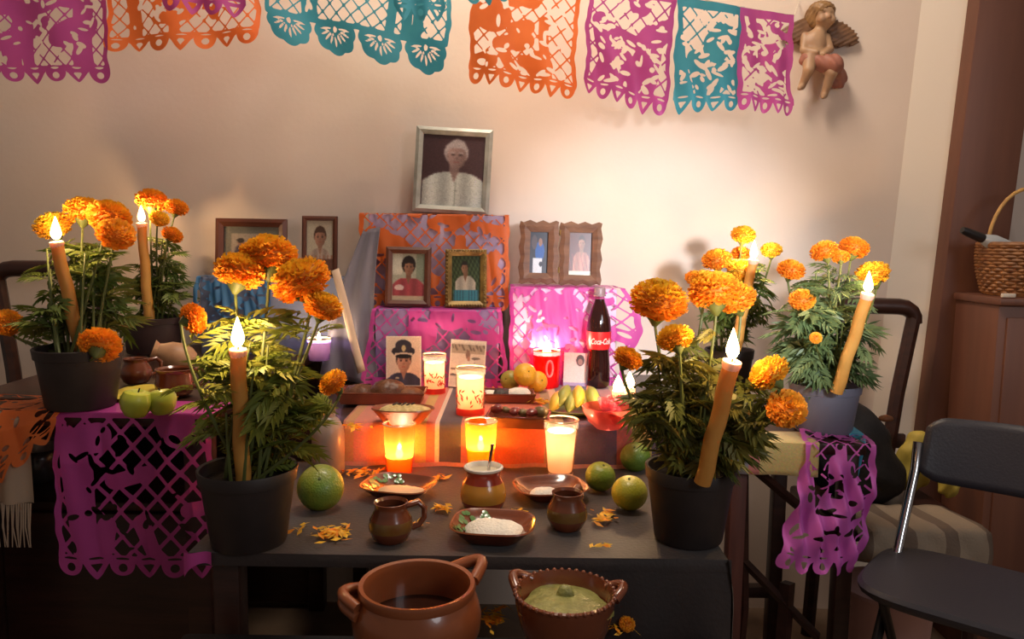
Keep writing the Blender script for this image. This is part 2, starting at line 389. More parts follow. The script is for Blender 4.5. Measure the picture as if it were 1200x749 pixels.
# right stool table
t = thing('stool_table', 'dark wooden stool table with reddish legs under the grey flower pot', 'table', (0.5925, y(1.76), 0))
MB().add(boxv(-0.1425, 0.1425, -0.215, 0.23, ZR - 0.025, ZR, 0.004)).build('tabletop', DARKWOOD, t)
for sx in (-0.115, 0.115):
    for sy in (-0.19, 0.205): MB().add(boxv(sx - .017, sx + .017, sy - .017, sy + .017, 0, ZR - 0.025, 0.003)).build('leg', REDWOOD if sx < 0 else DARKWOOD, t)
MB().add(tube([(-0.10, -0.17, 0.62), (-0.085, -0.17, 0.3), (-0.10, -0.17, 0.0)], 0.011, 4, flat=1.3)).build('inner_leg', DARKWOOD, t)
MB().add(tube([(0.0, -0.175, 0.0), (0.01, -0.17, 0.36)], 0.013, 4, flat=1.3)).build('inner_leg', DARKWOOD, t)
MB().add(tube([(-0.12, -0.19, ZR - 0.03), (0.10, -0.19, 0.47)], 0.010, 4, flat=1.4)).build('brace', DARKWOOD, t)
MB().add(tube([(-0.10, -0.17, 0.42), (0.08, -0.17, 0.24)], 0.010, 4, flat=1.4)).build('brace', DARKWOOD, t)
MB().add(boxv(-0.12, 0.12, 0.19, 0.22, 0.15, 0.18, 0.003)).build('stretcher', DARKWOOD, t)

# ------------------------------------------------------------------ papel picado
def e2(X, Z, cx, cz, a, b, ang=0.0):
    ca, sa = math.cos(ang), math.sin(ang); u = (X - cx) * ca + (Z - cz) * sa; w = -(X - cx) * sa + (Z - cz) * ca
    return (1 - np.sqrt((u / a) ** 2 + (w / b) ** 2)) * min(a, b)
def c2d(X, Z, x0, z0, x1, z1, r):
    dx, dz = x1 - x0, z1 - z0; tt = np.clip(((X - x0) * dx + (Z - z0) * dz) / (dx * dx + dz * dz + 1e-9), 0, 1)
    return r - np.hypot(X - x0 - tt * dx, Z - z0 - tt * dz)
def lattice(X, Z, p, bar, ph=0.0):
    a = (X + Z * 0.92) / 1.414 + ph; b = (X - Z * 0.92) / 1.414 + ph * .4
    a = (a / p) % 1 - .5; b = (b / p) % 1 - .5
    return np.maximum(np.abs(a), np.abs(b)) * p - (p - bar) / 2          # positive on the bars
def papel_field(kind, w, h, seed, n, density=1.0, teeth=6, p=0.026, bar=0.0034, solid=0.0):
    rnd = random.Random(seed); th = 0.030 if kind != 'fans' else 0.085
    nx = n; st_ = w / nx; nz = int((h + th) / st_) + 1
    X, Z = np.meshgrid(np.linspace(-st_, w + st_, nx + 3), np.linspace(-th - st_, h + st_, nz + 3), indexing='ij')
    edge = np.minimum(np.minimum(X, w - X), h - Z)
    edge = edge + 0.002 * np.sin(Z * 60 + seed) + 0.001 * np.sin(Z * 150)
    body = np.minimum(edge, Z)
    inner = np.minimum(np.minimum(edge - 0.011, h - 0.018 - Z), Z - 0.012)
    pap = lattice(X, Z, p, bar, rnd.random() * .1)
    for i in range(int(5 * density)):                                     # solid figures
        cx, cz = rnd.uniform(.15, .85) * w, rnd.uniform(.12, .9) * h
        k = rnd.random()
        if k < .45: mot = e2(X, Z, cx, cz, rnd.uniform(.09, .19) * w, rnd.uniform(.07, .16) * h, rnd.uniform(-.6, .6))
        elif k < .8:
            a = rnd.uniform(0, 6.3); l = rnd.uniform(.12, .32) * h; mot = c2d(X, Z, cx, cz, cx + l * math.cos(a), cz + l * math.sin(a), rnd.uniform(.012, .022))
        else: mot = c2d(X, Z, cx, 0, cx + rnd.uniform(-.03, .03), rnd.uniform(.3, .8) * h, rnd.uniform(.011, .02))
        pap = np.maximum(pap, mot)
    for i in range(int(22 * density)):                                    # small cuts inside the figures
        cx, cz = rnd.uniform(.08, .92) * w, rnd.uniform(.06, .95) * h; a = rnd.uniform(-1.5, 1.5)
        pap = np.minimum(pap, -e2(X, Z, cx, cz, rnd.uniform(.006, .016), rnd.uniform(.0028, .006), a))
    if solid: pap = np.maximum(pap, Z - (h - solid))
    F = np.where(inner > 0, np.maximum(pap, -inner), np.maximum(-inner, -inner)); F = np.maximum(pap, -inner); F = np.minimum(F, body)
    tw = w / teeth
    for i in range(teeth):
        cx = (i + .5) * tw
        if kind == 'fans':
            Rr = min(tw * .46, 0.050); dx, dz = X - cx, Z + 0.004; r = np.hypot(dx, dz); an = np.arctan2(dx, -dz)
            fan = Rr * (0.96 + 0.10 * np.abs(np.cos(an * 4.5))) * (1.0 + 0.26 * np.cos(an)) - r
            fan = np.minimum(fan, 0.006 - Z)
            for k in range(-4, 5):
                aa = k * 0.36; ll = 0.92 if abs(k) < 4 else .8
                fan = np.minimum(fan, -e2(X, Z, cx + math.sin(aa) * Rr * .62 * ll, -0.004 - math.cos(aa) * Rr * .62 * ll, Rr * .055, Rr * .30, aa) if k else -e2(X, Z, cx, -0.004 - Rr * .68, Rr * .06, Rr * .27))
            fan = np.minimum(fan, -e2(X, Z, cx, -0.008, Rr * .09, Rr * .16))
            F = np.maximum(F, fan)
        else:
            tooth = np.minimum(e2(X, Z, cx, 0.0, tw * .50, th * (0.92 + .08 * math.sin(i * 7 + seed)), 0), 0.004 - Z)
            if (i + seed) % 2:
                tooth = np.minimum((th * (1.0 + .12 * math.sin(i * 5 + seed)) * (1 - (np.abs(X - cx) / (tw * .5)) ** 1.3) + Z) * .5, 0.004 - Z)
                tooth = np.minimum(tooth, -np.minimum(np.minimum(th * .58 * (1 - np.abs(X - cx) / (tw * .24)) + Z + th * .08, -th * .14 - Z) * .7, .004))
            else: tooth = np.minimum(tooth, -e2(X, Z, cx, -th * .36, tw * .17, th * .26))
            F = np.maximum(F, tooth)
        if kind != 'fans': F = np.minimum(F, -e2(X, Z, cx, 0.006, tw * .30, 0.0022))
    return X, Z, F
def cut(X, Z, F):                                   # outline of the positive cells as polygons
    keys = {}; pts = []; fs = []; nx, nz = F.shape; Fl = F.tolist(); xs = X[:, 0].tolist(); zs = Z[0, :].tolist()
    def vert(k, x, z):
        i = keys.get(k)
        if i is None: i = keys[k] = len(pts); pts.append((x, z))
        return i
    for i in range(nx - 1):
        f0, f1 = Fl[i], Fl[i + 1]
        for j in range(nz - 1):
            q = ((i, j, f0[j]), (i + 1, j, f1[j]), (i + 1, j + 1, f1[j + 1]), (i, j + 1, f0[j + 1]))
            if q[0][2] <= 0 and q[1][2] <= 0 and q[2][2] <= 0 and q[3][2] <= 0: continue
            poly = []
            for a in range(4):
                A, B = q[a], q[(a + 1) % 4]
                if A[2] > 0: poly.append(vert((A[0], A[1]), xs[A[0]], zs[A[1]]))
                if (A[2] > 0) != (B[2] > 0):
                    tt = A[2] / (A[2] - B[2]); lo_, hi_ = (A, B) if A[:2] < B[:2] else (B, A)
                    poly.append(vert((lo_[0], lo_[1], hi_[0], hi_[1]), xs[A[0]] + tt * (xs[B[0]] - xs[A[0]]), zs[A[1]] + tt * (zs[B[1]] - zs[A[1]])))
            if len(poly) >= 3: fs.append(tuple(poly))
    return pts, fs
def papel(name, m, kind, w, h, place, label, cat='paper banner', seed=1, n=84, group=None, parent=None, **kw):
    pts, fs = cut(*papel_field(kind, w, h, seed, n, **kw))
    vs_ = [tuple(place(x / w, z / h)) for x, z in pts]
    o = MB().add((vs_, fs)).build(name, m, parent, angle=180)
    if parent is None: rebase(o); tag(o, label, cat, group)
    return o
def quad(TL, TR, BR, BL, wave=0.008, seed=0, fr=2.0):
    TL, TR, BR, BL = map(Vector, (TL, TR, BR, BL)); nrm = (TR - TL).cross(BL - TL).normalized()
    def f(u, v):
        p = (BL * (1 - u) + BR * u) * (1 - v) + (TL * (1 - u) + TR * u) * v
        k = 1.1 - max(0, v)
        return p + nrm * wave * k * (math.sin(u * 6.28 * fr + seed + v * 2) + 0.5 * math.sin(u * 13 + v * 7 + seed * 2)) + Vector((0.004 * math.sin(v * 9 + seed) * k, 0, 0))
    return f
BG = 'cut paper banners strung across the wall'
def banner(m, kind, tl, tr, br, bl, d0, d1, label, seed, **kw):
    A, B_, C_, D_ = at(tl[0], tl[1], d0), at(tr[0], tr[1], d1), at(br[0], br[1], d1), at(bl[0], bl[1], d0)
    w = ((B_ - A).length + (C_ - D_).length) / 2; h = ((A - D_).length + (B_ - C_).length) / 2
    th = 0.030 if kind != 'fans' else 0.062
    k = h / (h + th); A2 = A; B2 = B_; D2 = A + (D_ - A) * k; C2 = B_ + (C_ - B_) * k
    papel('paper_banner', m, kind, w, h * k, quad(A2, B2, C2, D2, kw.pop('wave', 0.007), seed), label, seed=seed, group=BG, **kw)
banner(PURPLEP, 'cut', (-35, -52), (122, -66), (129, 97), (-22, 96), 1.92, 1.92, 'purple cut paper banner with skull figures beside the orange banner above the left flower pots', 3, density=3.0, teeth=6)
banner(ORANGEP, 'cut', (124, -68), (296, -98), (306, 52), (124, 62), 1.93, 1.94, 'wide orange cut paper banner between the first purple and the fan-edged teal banner', 12, density=2.4, teeth=7)
banner(PURPLEP, 'cut', (180, -140), (286, -140), (284, 22), (186, 10), 1.80, 1.80, 'small purple cut paper banner hanging in front of the wide orange banner', 8, density=1.4, teeth=4)
banner(TEALP, 'fans', (300, -140), (530, -108), (527, 84), (316, 40), 1.94, 1.94, 'wide teal cut paper banner with four scalloped fan shapes along its edge', 5, density=1.4, teeth=4, n=110)
banner(TEALP, 'cut', (452, -140), (522, -140), (520, 24), (462, 22), 1.80, 1.80, 'narrow teal cut paper banner hanging in front of the fan-edged teal banner', 15, density=2.2, teeth=3, n=60)
banner(TEALP, 'cut', (540, -150), (600, -150), (598, 2), (546, 6), 1.80, 1.80, 'short teal cut paper banner hanging in front of the tall orange banner', 16, density=2.0, teeth=3, n=60)
banner(ORANGEP, 'cut', (556, -44), (681, -20), (672, 118), (547, 94), 1.90, 1.90, 'tall orange cut paper banner with open lattice beside the crinkled purple banner', 26, density=2.2, teeth=7, wave=0.010)
banner(PURPLEP, 'cut', (690, -18), (793, -6), (780, 139), (684, 106), 1.88, 1.88, 'crinkled purple cut paper banner between the orange and the shiny teal banner', 31, density=3.4, teeth=6, wave=0.010)
banner(TEALP, 'cut', (795, -3), (872, 9), (864, 130), (788, 131), 1.86, 1.86, 'narrow shiny teal cut paper banner between two purple banners', 45, density=2.8, teeth=4, n=70, wave=0.008)
banner(PURPLEP, 'cut', (868, 9), (930, 18), (928, 137), (863, 126), 1.85, 1.85, 'narrow purple cut paper banner next to the cherub figure', 52, density=3.0, teeth=5, n=64, wave=0.009)
def string(pts, label):
    ps = []
    for (a, b, c_), (d, e, f) in zip(pts, pts[1:]):
        for k in range(6): q = k / 6; ps.append(at(a + (d - a) * q, b + (e - b) * q, c_ + (f - c_) * q))
    ps.append(at(*pts[-1]))
    o = MB().add(tube(ps, 0.0012, 6)).build('banner_string', STRING); tag(rebase(o), label, 'string', 'strings of the paper banners')
string([(-160, -45, 2.195), (-35, -52, 1.92), (122, -67, 1.92), (296, -99, 1.94), (420, -130, 2.195)], 'thin string carrying the first purple and the wide orange banner')
string([(240, -160, 2.195), (300, -141, 1.94), (530, -109, 1.94), (556, -45, 1.90), (682, -20, 1.90), (793, -7, 1.88), (872, 9, 1.86), (931, 18, 1.85), (936, 2, 2.195)], 'thin string carrying the teal, orange and purple banners up to the cherub')
string([(120, -160, 2.195), (180, -141, 1.80), (600, -151, 1.80), (680, -175, 2.195)], 'thin string carrying the short banners that hang in front')

# ------------------------------------------------------------------ boxes dressed in paper behind the offerings
CARD_L = mat('lavender_card', (176, 158, 190), 0.7); CARD_G = mat('grey_blue_card', (120, 126, 150), 0.75); CARD_P = mat('pale_pink_card', (232, 190, 214), 0.7); CARD_M = mat('mauve_card', (150, 128, 176), 0.7)
def dressed_box(name, label, m, x0, x1, d0, d1, z0, z1):
    o = MB().add(boxv(x0, x1, y(d0), y(d1), z0, z1, 0.003)).build(name, m); return tag(rebase(o), label, 'box')
def drape(x0, x1, zb, zt, d0, d1, flare0=0.0, flare1=0.0, wave=0.004, seed=0, off=0.006):
    H = zt - zb; Lh = H + (d1 - d0)
    def f(u, v):
        s = v * Lh; k = max(0.0, 1 - s / H)
        xa = x0 - flare0 * k; xb = x1 + flare1 * k; x = xa + (xb - xa) * u
        wv = wave * (math.sin(u * 21 + seed) + .6 * math.sin(u * 47 + v * 9 + seed)) * (0.35 + k)
        if s < H: return (x, y(d0 - off - abs(wv) - 0.012 * k), zb + s)
        return (x, y(d0 - off + (s - H)), zt + 0.003 + 0.0 * wv)
    return f, Lh
zc1 = at(510, 364, 1.95).z; xa, xb = at(440, 400, 1.95).x, at(584, 400, 1.95).x
dressed_box('photo_box', 'mauve box under magenta paper holding the uniformed portrait', CARD_M, xa, xb, 1.95, 2.185, ZS, zc1)
f, Lh = drape(xa - 0.006, xb + 0.006, ZS + 0.012, zc1, 1.95, 2.04, 0.03, 0.022, seed=1)
papel('paper_cover', PINKP, 'cut', xb - xa + 0.03, Lh, f, 'magenta cut paper cover with diamond lattice behind the uniformed portrait', 'paper cover', seed=61, n=110, density=1.6, teeth=9, group='paper covers on the boxes')
zc2 = at(510, 252, 2.06).z; xc, xd = at(432, 300, 2.06).x, at(594, 300, 2.06).x
dressed_box('tall_box', 'tall lavender box under orange paper carrying the large silver frame', CARD_L, xc, xd, 2.06, 2.185, zc1 + 0.001, zc2)
def orange_place(u, v):
    f_, L_ = ORD; p = f_(u, v); k = max(0, math.sin(min(1.0, v * 1.25) * math.pi * .5))
    return (p[0] - 0.020 * (1 - u) ** 4 * k, p[1] - 0.006 * math.sin(u * 9) * k, p[2])
ORD = drape(xc - 0.004, xd + 0.004, zc1 + 0.022, zc2, 2.06, 2.17, 0.0, 0.004, seed=4)
papel('paper_cover', ORANGEP, 'cut', xd - xc + 0.01, ORD[1], orange_place, 'orange cut paper cover over the tall box behind two framed photos', 'paper cover', seed=72, n=120, density=3.0, teeth=9, group='paper covers on the boxes')
zc3 = at(650, 338, 2.0).z; xe, xf = at(598, 380, 2.0).x, at(722, 380, 2.0).x
dressed_box('pedestal_box', 'pale pink box under magenta paper carrying the hinged double frame', CARD_P, xe, xf, 2.0, 2.185, ZS, zc3)
f, Lh = drape(xe - 0.002, xf + 0.006, ZS + 0.012, zc3, 2.0, 2.12, 0.0, 0.012, seed=7)
def pink_place(u, v):
    p = f(u, v); s = max(0, u - .72) / .28; b = math.exp(-((v - .42) / .22) ** 2)
    return (p[0] + 0.055 * s * b, p[1] - 0.02 * s * b, p[2])
papel('paper_cover', PINKP, 'cut', xf - xe + 0.02, Lh, pink_place, 'magenta cut paper cover with a pointed corner behind the cola bottle', 'paper cover', seed=83, n=110, density=3.6, teeth=7, group='paper covers on the boxes')
# left back box with blue paper
zc4 = at(310, 326, 2.02).z; xg, xh = at(234, 350, 2.02).x, at(398, 350, 2.02).x
dressed_box('back_box', 'grey blue box under blue paper carrying the landscape frame', CARD_G, xg, xh, 2.02, 2.185, ZL, zc4)
f2, Lh2 = drape(xg - 0.006, xg + 0.19, ZL + 0.08, zc4, 2.02, 2.07, 0.01, 0.0, wave=0.008, seed=2)
papel('paper_cover', BLUEP, 'cut', 0.2, Lh2, f2, 'blue cut paper cover hanging behind the front marigolds under the landscape frame', 'paper cover', seed=91, n=70, density=4.0, teeth=5, group='paper covers on the boxes')
# lavender satin cloth falling beside the boxes
def satin(u, v):
    tl, tr, bl, br = at(426, 270, 2.05), at(446, 266, 2.035), at(374, 446, 1.97), at(442, 448, 1.925)
    p = (bl * (1 - u) + br * u) * (1 - v) + (tl * (1 - u) + tr * u) * v
    return p + Vector((0.014 * math.sin(v * 3.1) * -1, -0.013 * math.sin(u * 11 + v * 2) * (1.1 - v), 0))
o = thick(MB().add(grid(36, 30, satin)).build('satin_cloth', LAVENDER, angle=180), 0.0015)
tag(rebase(o), 'smooth lavender grey satin cloth falling beside the orange covered box', 'cloth')
pA, pB = at(393, 316, 1.99), at(424, 436, 1.90)
pA, pB = pA, pB
def strip(u, v):
    p = pB + (pA - pB) * v; wv = 0.019
    return p + Vector((wv * (u - .5), -0.004 * math.cos((u - .5) * 3) - 0.003 * math.sin(v * 7), 0.008 * (u - .5)))
o = thick(MB().add(grid(6, 14, strip)).build('paper_strip', mat('cream_card', (212, 182, 156), 0.6)), 0.002)
tag(rebase(o), 'narrow cream card strip leaning against the lavender satin cloth', 'card')

# ------------------------------------------------------------------ photographs (flat prints) and their frames
def img(bg, n=(52, 68)):
    X, Y = np.meshgrid((np.arange(n[0]) + .5) / n[0] * 2 - 1, (np.arange(n[1]) + .5) / n[1] * 2 - 1)
    I = np.empty(X.shape + (3,)); I[:] = bg; return X, Y, I
def ellm(X, Y, cx, cy, a, b): return ((X - cx) / a) ** 2 + ((Y - cy) / b) ** 2 < 1
def put(I, mask, c): I[mask] = c
def face(X, Y, I, cx, cy, a, b, skin, hair, eye=(40, 26, 24), hair_up=1.22, beard=False):
    put(I, ellm(X, Y, cx, cy + b * .22, a * hair_up, b * 1.08) & (Y > cy - b * .25), hair)
    sh = np.clip(0.86 + 0.14 * (X - cx) / a * -1 + .08 * (Y - cy) / b, .6, 1.08)
    mk = ellm(X, Y, cx, cy, a, b) & (Y < cy + b * .62 - 0.5 * np.abs(X - cx) ** 2)
    I[mk] = (np.array(skin) * sh[..., None])[mk]
    for s in (-1, 1):
        put(I, ellm(X, Y, cx + s * a * .42, cy + b * .10, a * .17, b * .065), eye)
        put(I, ellm(X, Y, cx + s * a * .42, cy + b * .26, a * .26, b * .04), hair)
        put(I, ellm(X, Y, cx + s * a * 1.02, cy, a * .14, b * .18), np.array(skin) * .85)
    put(I, ellm(X, Y, cx, cy - b * .18, a * .14, b * .10), np.array(skin) * .72)
    put(I, ellm(X, Y, cx, cy - b * .46, a * .32, b * .06), np.array(skin) * np.array((.80, .62, .60)))
def bust(X, Y, I, cx, cy, wd, shirt, skin, neck=.16):
    put(I, (np.abs(X - cx) < neck) & (Y < cy + .25) & (Y > cy - .25), np.array(skin) * .8)
    t_ = (cy - Y); m = (np.abs(X - cx) < wd * np.clip(0.32 + np.sqrt(np.clip(t_, 0, 9) * 1.6), 0, 1)) & (Y < cy)
    sh = 0.9 + .1 * np.cos((X - cx) * 9)
    I[m] = (np.array(shirt) * sh[..., None])[m]
    put(I, (Y < cy + .02) & (Y > cy - .28) & (np.abs(X - cx) < (Y - cy + .28) * .45), np.array(skin) * .85)
def ph_elder():
    X, Y, I = img((92, 66, 68)); I += (X * 10)[..., None]
    bust(X, Y, I, .05, -.04, 1.02, (252, 254, 244), (200, 162, 152)); put(I, ellm(X, Y, .06, .52, .36, .34), (206, 190, 186)); face(X, Y, I, .10, .42, .29, .37, (208, 170, 160), (214, 198, 194), hair_up=1.25)
    put(I, (np.abs(X - .1) < .02) & (Y < -.3), (180, 186, 172)); put(I, ellm(X, Y, .12, -.55, .03, .02), (150, 150, 140)); return I
def ph_pink():
    X, Y, I = img((196, 196, 176)); put(I, (X < -.4) & (Y > .1), (226, 222, 206)); put(I, (X > .45) & (Y > -.2), (150, 160, 140))
    bust(X, Y, I, .0, -.05, .95, (196, 84, 96), (176, 122, 96)); put(I, ellm(X, Y, 0, .52, .42, .38), (44, 30, 28)); face(X, Y, I, .02, .38, .27, .32, (190, 136, 108), (44, 30, 28), hair_up=1.3)
    put(I, (Y < -.78), (214, 196, 170)); put(I, ellm(X, Y, -.55, -.45, .3, .12), (240, 214, 210)); return I
def ph_green():
    X, Y, I = img((86, 104, 66)); I *= (0.8 + .3 * np.sin(X * 23 + Y * 5) * np.sin(Y * 19))[..., None]
    bust(X, Y, I, -.05, .12, .7, (222, 212, 196), (170, 120, 92)); face(X, Y, I, -.1, .44, .2, .25, (186, 138, 108), (52, 44, 38)); put(I, (Y < -.5) & (np.abs(X) < .85), (74, 150, 170))
    put(I, (Y < -.5) & (np.abs(np.sin(X * 16)) < .25), (52, 74, 92)); return I
def ph_blue():
    X, Y, I = img((62, 58, 70)); put(I, ellm(X, Y, .1, .05, .5, .5), (54, 96, 170)); put(I, ellm(X, Y, .15, .5, .2, .2), (168, 120, 100)); put(I, (np.abs(X + .1) < .5) & (Y < -.25), (230, 228, 232)); put(I, ellm(X, Y, .25, -.55, .2, .12), (54, 48, 60)); put(I, ellm(X, Y, -.5, .5, .3, .35), (96, 80, 84)); return I
def ph_dancer():
    X, Y, I = img((104, 58, 52)); bust(X, Y, I, .1, .1, .7, (196, 130, 108), (186, 132, 108)); face(X, Y, I, .1, .48, .26, .3, (190, 134, 108), (70, 40, 34)); put(I, (np.abs(np.sin(X * 9 + Y * 4)) < .2) & (Y < 0), (150, 70, 66)); put(I, (Y < -.8), (224, 214, 190)); return I
def ph_child():
    X, Y, I = img((206, 194, 172)); bust(X, Y, I, 0, -.1, .8, (214, 184, 166), (206, 150, 122)); face(X, Y, I, .0, .32, .38, .36, (206, 146, 120), (86, 54, 40), hair_up=1.2); put(I, (Y < -.5), (120, 70, 56)); put(I, (Y < -.35) & (Y > -.5) & (np.abs(np.sin(X * 11)) < .5), (180, 120, 96)); return I
def ph_land():
    X, Y, I = img((120, 116, 104)); put(I, (np.abs(X) < .72) & (np.abs(Y) < .66), (176, 158, 140))
    for cx in (-.4, 0.02, .42): put(I, ellm(X, Y, cx, -.28, .2, .4), (90, 74, 84)); put(I, ellm(X, Y, cx, .2, .12, .17), (170, 122, 100)); put(I, ellm(X, Y, cx, .3, .13, .12), (50, 38, 36))
    return I
def ph_officer():
    X, Y, I = img((232, 210, 186), (64, 84)); bust(X, Y, I, .0, -.46, .98, (66, 72, 96), (190, 146, 122), .2); face(X, Y, I, 0.0, -.02, .36, .42, (204, 160, 136), (60, 46, 42))
    put(I, ellm(X, Y, -.02, .40, .66, .22), (44, 42, 52)); put(I, ellm(X, Y, -.02, .62, .46, .24), (52, 50, 62)); put(I, (np.abs(Y - .30 + .1 * X * X) < .05) & (np.abs(X) < .5), (216, 204, 180)); put(I, ellm(X, Y, 0, .2, .46, .09), (24, 22, 26))
    put(I, ellm(X, Y, 0, .52, .12, .13), (206, 190, 140)); put(I, ellm(X, Y, -.36, -.66, .12, .04), (206, 196, 160)); put(I, (np.abs(X) > .93) | (np.abs(Y) > .95), (240, 228, 212)); return I
def ph_snow():
    X, Y, I = img((226, 214, 200), (64, 84)); rnd = random.Random(5); put(I, (Y > .42) & (Y < .8), (176, 160, 142)); put(I, (Y > .55) & (Y < .8) & (np.sin(X * 9 + 1) * np.sin(X * 23 + Y * 17) > .15), (118, 104, 92))
    for i in range(9): cx, cy = rnd.uniform(-.8, .8), rnd.uniform(-.7, .3); put(I, ellm(X, Y, cx, cy, .22, .045), (112, 104, 98))
    put(I, ellm(X, Y, .0, .38, .12, .2), (140, 110, 98)); put(I, ellm(X, Y, .1, -.05, .3, .3), (232, 226, 214)); put(I, ellm(X, Y, .05, .22, .09, .1), (180, 134, 112)); put(I, (np.abs(X) > .93) | (Y < -.94) | (Y > .88), (244, 234, 220)); return I
def ph_card():
    X, Y, I = img((226, 206, 204)); put(I, ellm(X, Y, .35, .55, .34, .34), (60, 48, 56)); put(I, ellm(X, Y, .36, .45, .2, .2), (150, 116, 110)); put(I, (Y < -.8), (170, 150, 190)); return I
def print_mesh(I, w, h, cx=0.0, z0=0.0, yy=0.0):
    I = np.array(I, float); J = np.pad(I, ((1, 1), (1, 1), (0, 0)), 'edge'); I = (J[1:-1, 1:-1] * 2 + J[:-2, 1:-1] + J[2:, 1:-1] + J[1:-1, :-2] + J[1:-1, 2:]) / 6
    I = I * np.random.RandomState(7).normal(1, .035, I.shape[:2])[..., None]
    n1, n0 = I.shape[:2]; v, f_ = grid(n0, n1, lambda u, q: (cx + (u - .5) * w, yy, z0 + q * h))
    C = np.clip(I, 0, 255).reshape(-1, 3) / 255.0; C = np.where(C <= .04045, C / 12.92, ((C + .055) / 1.055) ** 2.4)
    return MB().add((v, f_), c=[tuple(c) for c in C])
def rect_pts(w, h, n=10, cx=0.0, z0=0.0, wav=None):
    P = []
    cs = [(-.5, 0), (.5, 0), (.5, 1), (-.5, 1)]
    for k in range(4):
        (a, b), (c, d) = cs[k], cs[(k + 1) % 4]
        for i in range(n):
            q = i / n; x, z = (a + (c - a) * q) * w, (b + (d - b) * q) * h
            if wav:
                o_ = wav(k, q); nx_, nz_ = [(0, -1), (1, 0), (0, 1), (-1, 0)][k]; x += nx_ * o_; z += nz_ * o_
            P.append((cx + x, z0 + z))
    return P
def ring(outer, inner, dep, ridge=0.004):
    n = len(outer); vs_ = []; fs = []
    mid = [((a[0] * .55 + b[0] * .45), (a[1] * .55 + b[1] * .45)) for a, b in zip(outer, inner)]
    lays = [(outer, 0.0), (outer, -dep), (mid, -dep - ridge), (inner, -dep + 0.001), (inner, 0.0)]
    for P, yy in lays: vs_ += [(p[0], yy, p[1]) for p in P]
    for k in range(5):
        a = k * n; b = ((k + 1) % 5) * n
        for i in range(n): j = (i + 1) % n; fs.append((a + i, b + i, b + j, a + j))
    return vs_, fs
FG = 'framed family photos'
def frame(name, label, px, py, d, w, h, b, m, I, rz=0.0, lean=6, roll=0.0, wav=None, dep=0.010, tilt_z=None, bz=None, bead=None):
    p = at(px, py, d)
    if bz is not None: p.z = bz
    t = thing(name, label, 'picture frame', p, (math.radians(-lean), math.radians(roll), math.radians(rz)), FG)
    wing(t, 0.0, w, h, b, m, I, wav, dep, bead)
    MB().add(([(-.012, .002, h * .75), (.012, .002, h * .75), (.018, .03 + h * .12, 0.012), (-.018, .03 + h * .12, 0.012)], [(0, 1, 2, 3)])).build('easel_back', DARKWOOD, t)
    return t
def wing(t, cx, w, h, b, m, I, wav=None, dep=0.010, bead=None):
    fr = MB().add(ring(rect_pts(w, h, 12, cx, 0, wav), rect_pts(w - 2 * b, h - 2 * b, 12, cx, b), dep)).build('frame', m, t, angle=25)
    MB().add(boxv(cx - w / 2 + b * .5, cx + w / 2 - b * .5, -0.002, 0.0, b * .5, h - b * .5)).build('backing', DARKWOOD, t)
    print_mesh(I, w - 2 * b + .002, h - 2 * b + .002, cx, b - .001, -0.0026).build('photo_print', PRINT, t, smooth=False)
    MB().add(([(cx - w / 2 + b, -0.005, b), (cx + w / 2 - b, -0.005, b), (cx + w / 2 - b, -0.005, h - b), (cx - w / 2 + b, -0.005, h - b)], [(0, 1, 2, 3)])).build('pane', PANE, t)
    if bead:
        P = rect_pts(w - b * .5, h - b * .5, 14, cx, b * .25)
        bb = MB()
        for q in P: bb.add(sphere(bead, 8, 5), T(q[0], -dep - .004, q[1]))
        bb.build('beading', GOLDFRAME, t)
frame('large_photo_frame', 'large silver grey frame with a white haired sitter in a white shirt', 528, 248, 2.125, 0.209, 0.232, 0.020, SILVERFRAME, ph_elder(), roll=2.6, lean=4, bz=zc2 + 0.006)
frame('landscape_photo_frame', 'brown landscape frame with a small group photo on the grey blue box', 295, 326, 2.13, 0.196, 0.153, 0.022, BROWNFRAME, ph_land(), roll=0.2, lean=5, bz=zc4 + 0.004)
frame('small_photo_frame', 'small dark frame with a child portrait beside the landscape frame', 375, 326, 2.10, 0.096, 0.162, 0.012, BROWNFRAME, ph_child(), roll=0.0, lean=5, bz=zc4 + 0.004)
frame('portrait_photo_frame', 'plain brown frame with a portrait in a pink top before the orange paper', 478, 362, 2.00, 0.118, 0.156, 0.017, BROWNFRAME, ph_pink(), roll=0.4, lean=7, bz=zc1 + 0.004)
frame('ornate_photo_frame', 'beaded antique gold frame with a person in a pale shirt before the orange paper', 546, 360, 2.00, 0.108, 0.152, 0.017, GOLDFRAME, ph_green(), roll=-0.5, lean=7, bz=zc1 + 0.004, bead=0.0035)
wv = lambda k, q: 0.0035 * math.sin(q * 18.8) * (1 if k in (0, 2) else .8)
t = thing('double_photo_frame', 'hinged wavy wooden double frame holding two small photos on the pink box', 'picture frame', (at(653, 340, 2.07).x, y(2.075), zc3 + 0.007), (math.radians(-5), math.radians(1.2), 0), FG)
wing(t, -0.053, 0.104, 0.166, 0.028, WOODFRAME, ph_blue(), wv, 0.012); wing(t, 0.059, 0.112, 0.166, 0.026, WOODFRAME, ph_dancer(), wv, 0.012)
for zz in (0.03, 0.13): MB().add(tube([(0.002, -0.013, zz), (0.002, -0.013, zz + 0.015)], 0.0025, 8)).build('hinge', GOLDFRAME, t)
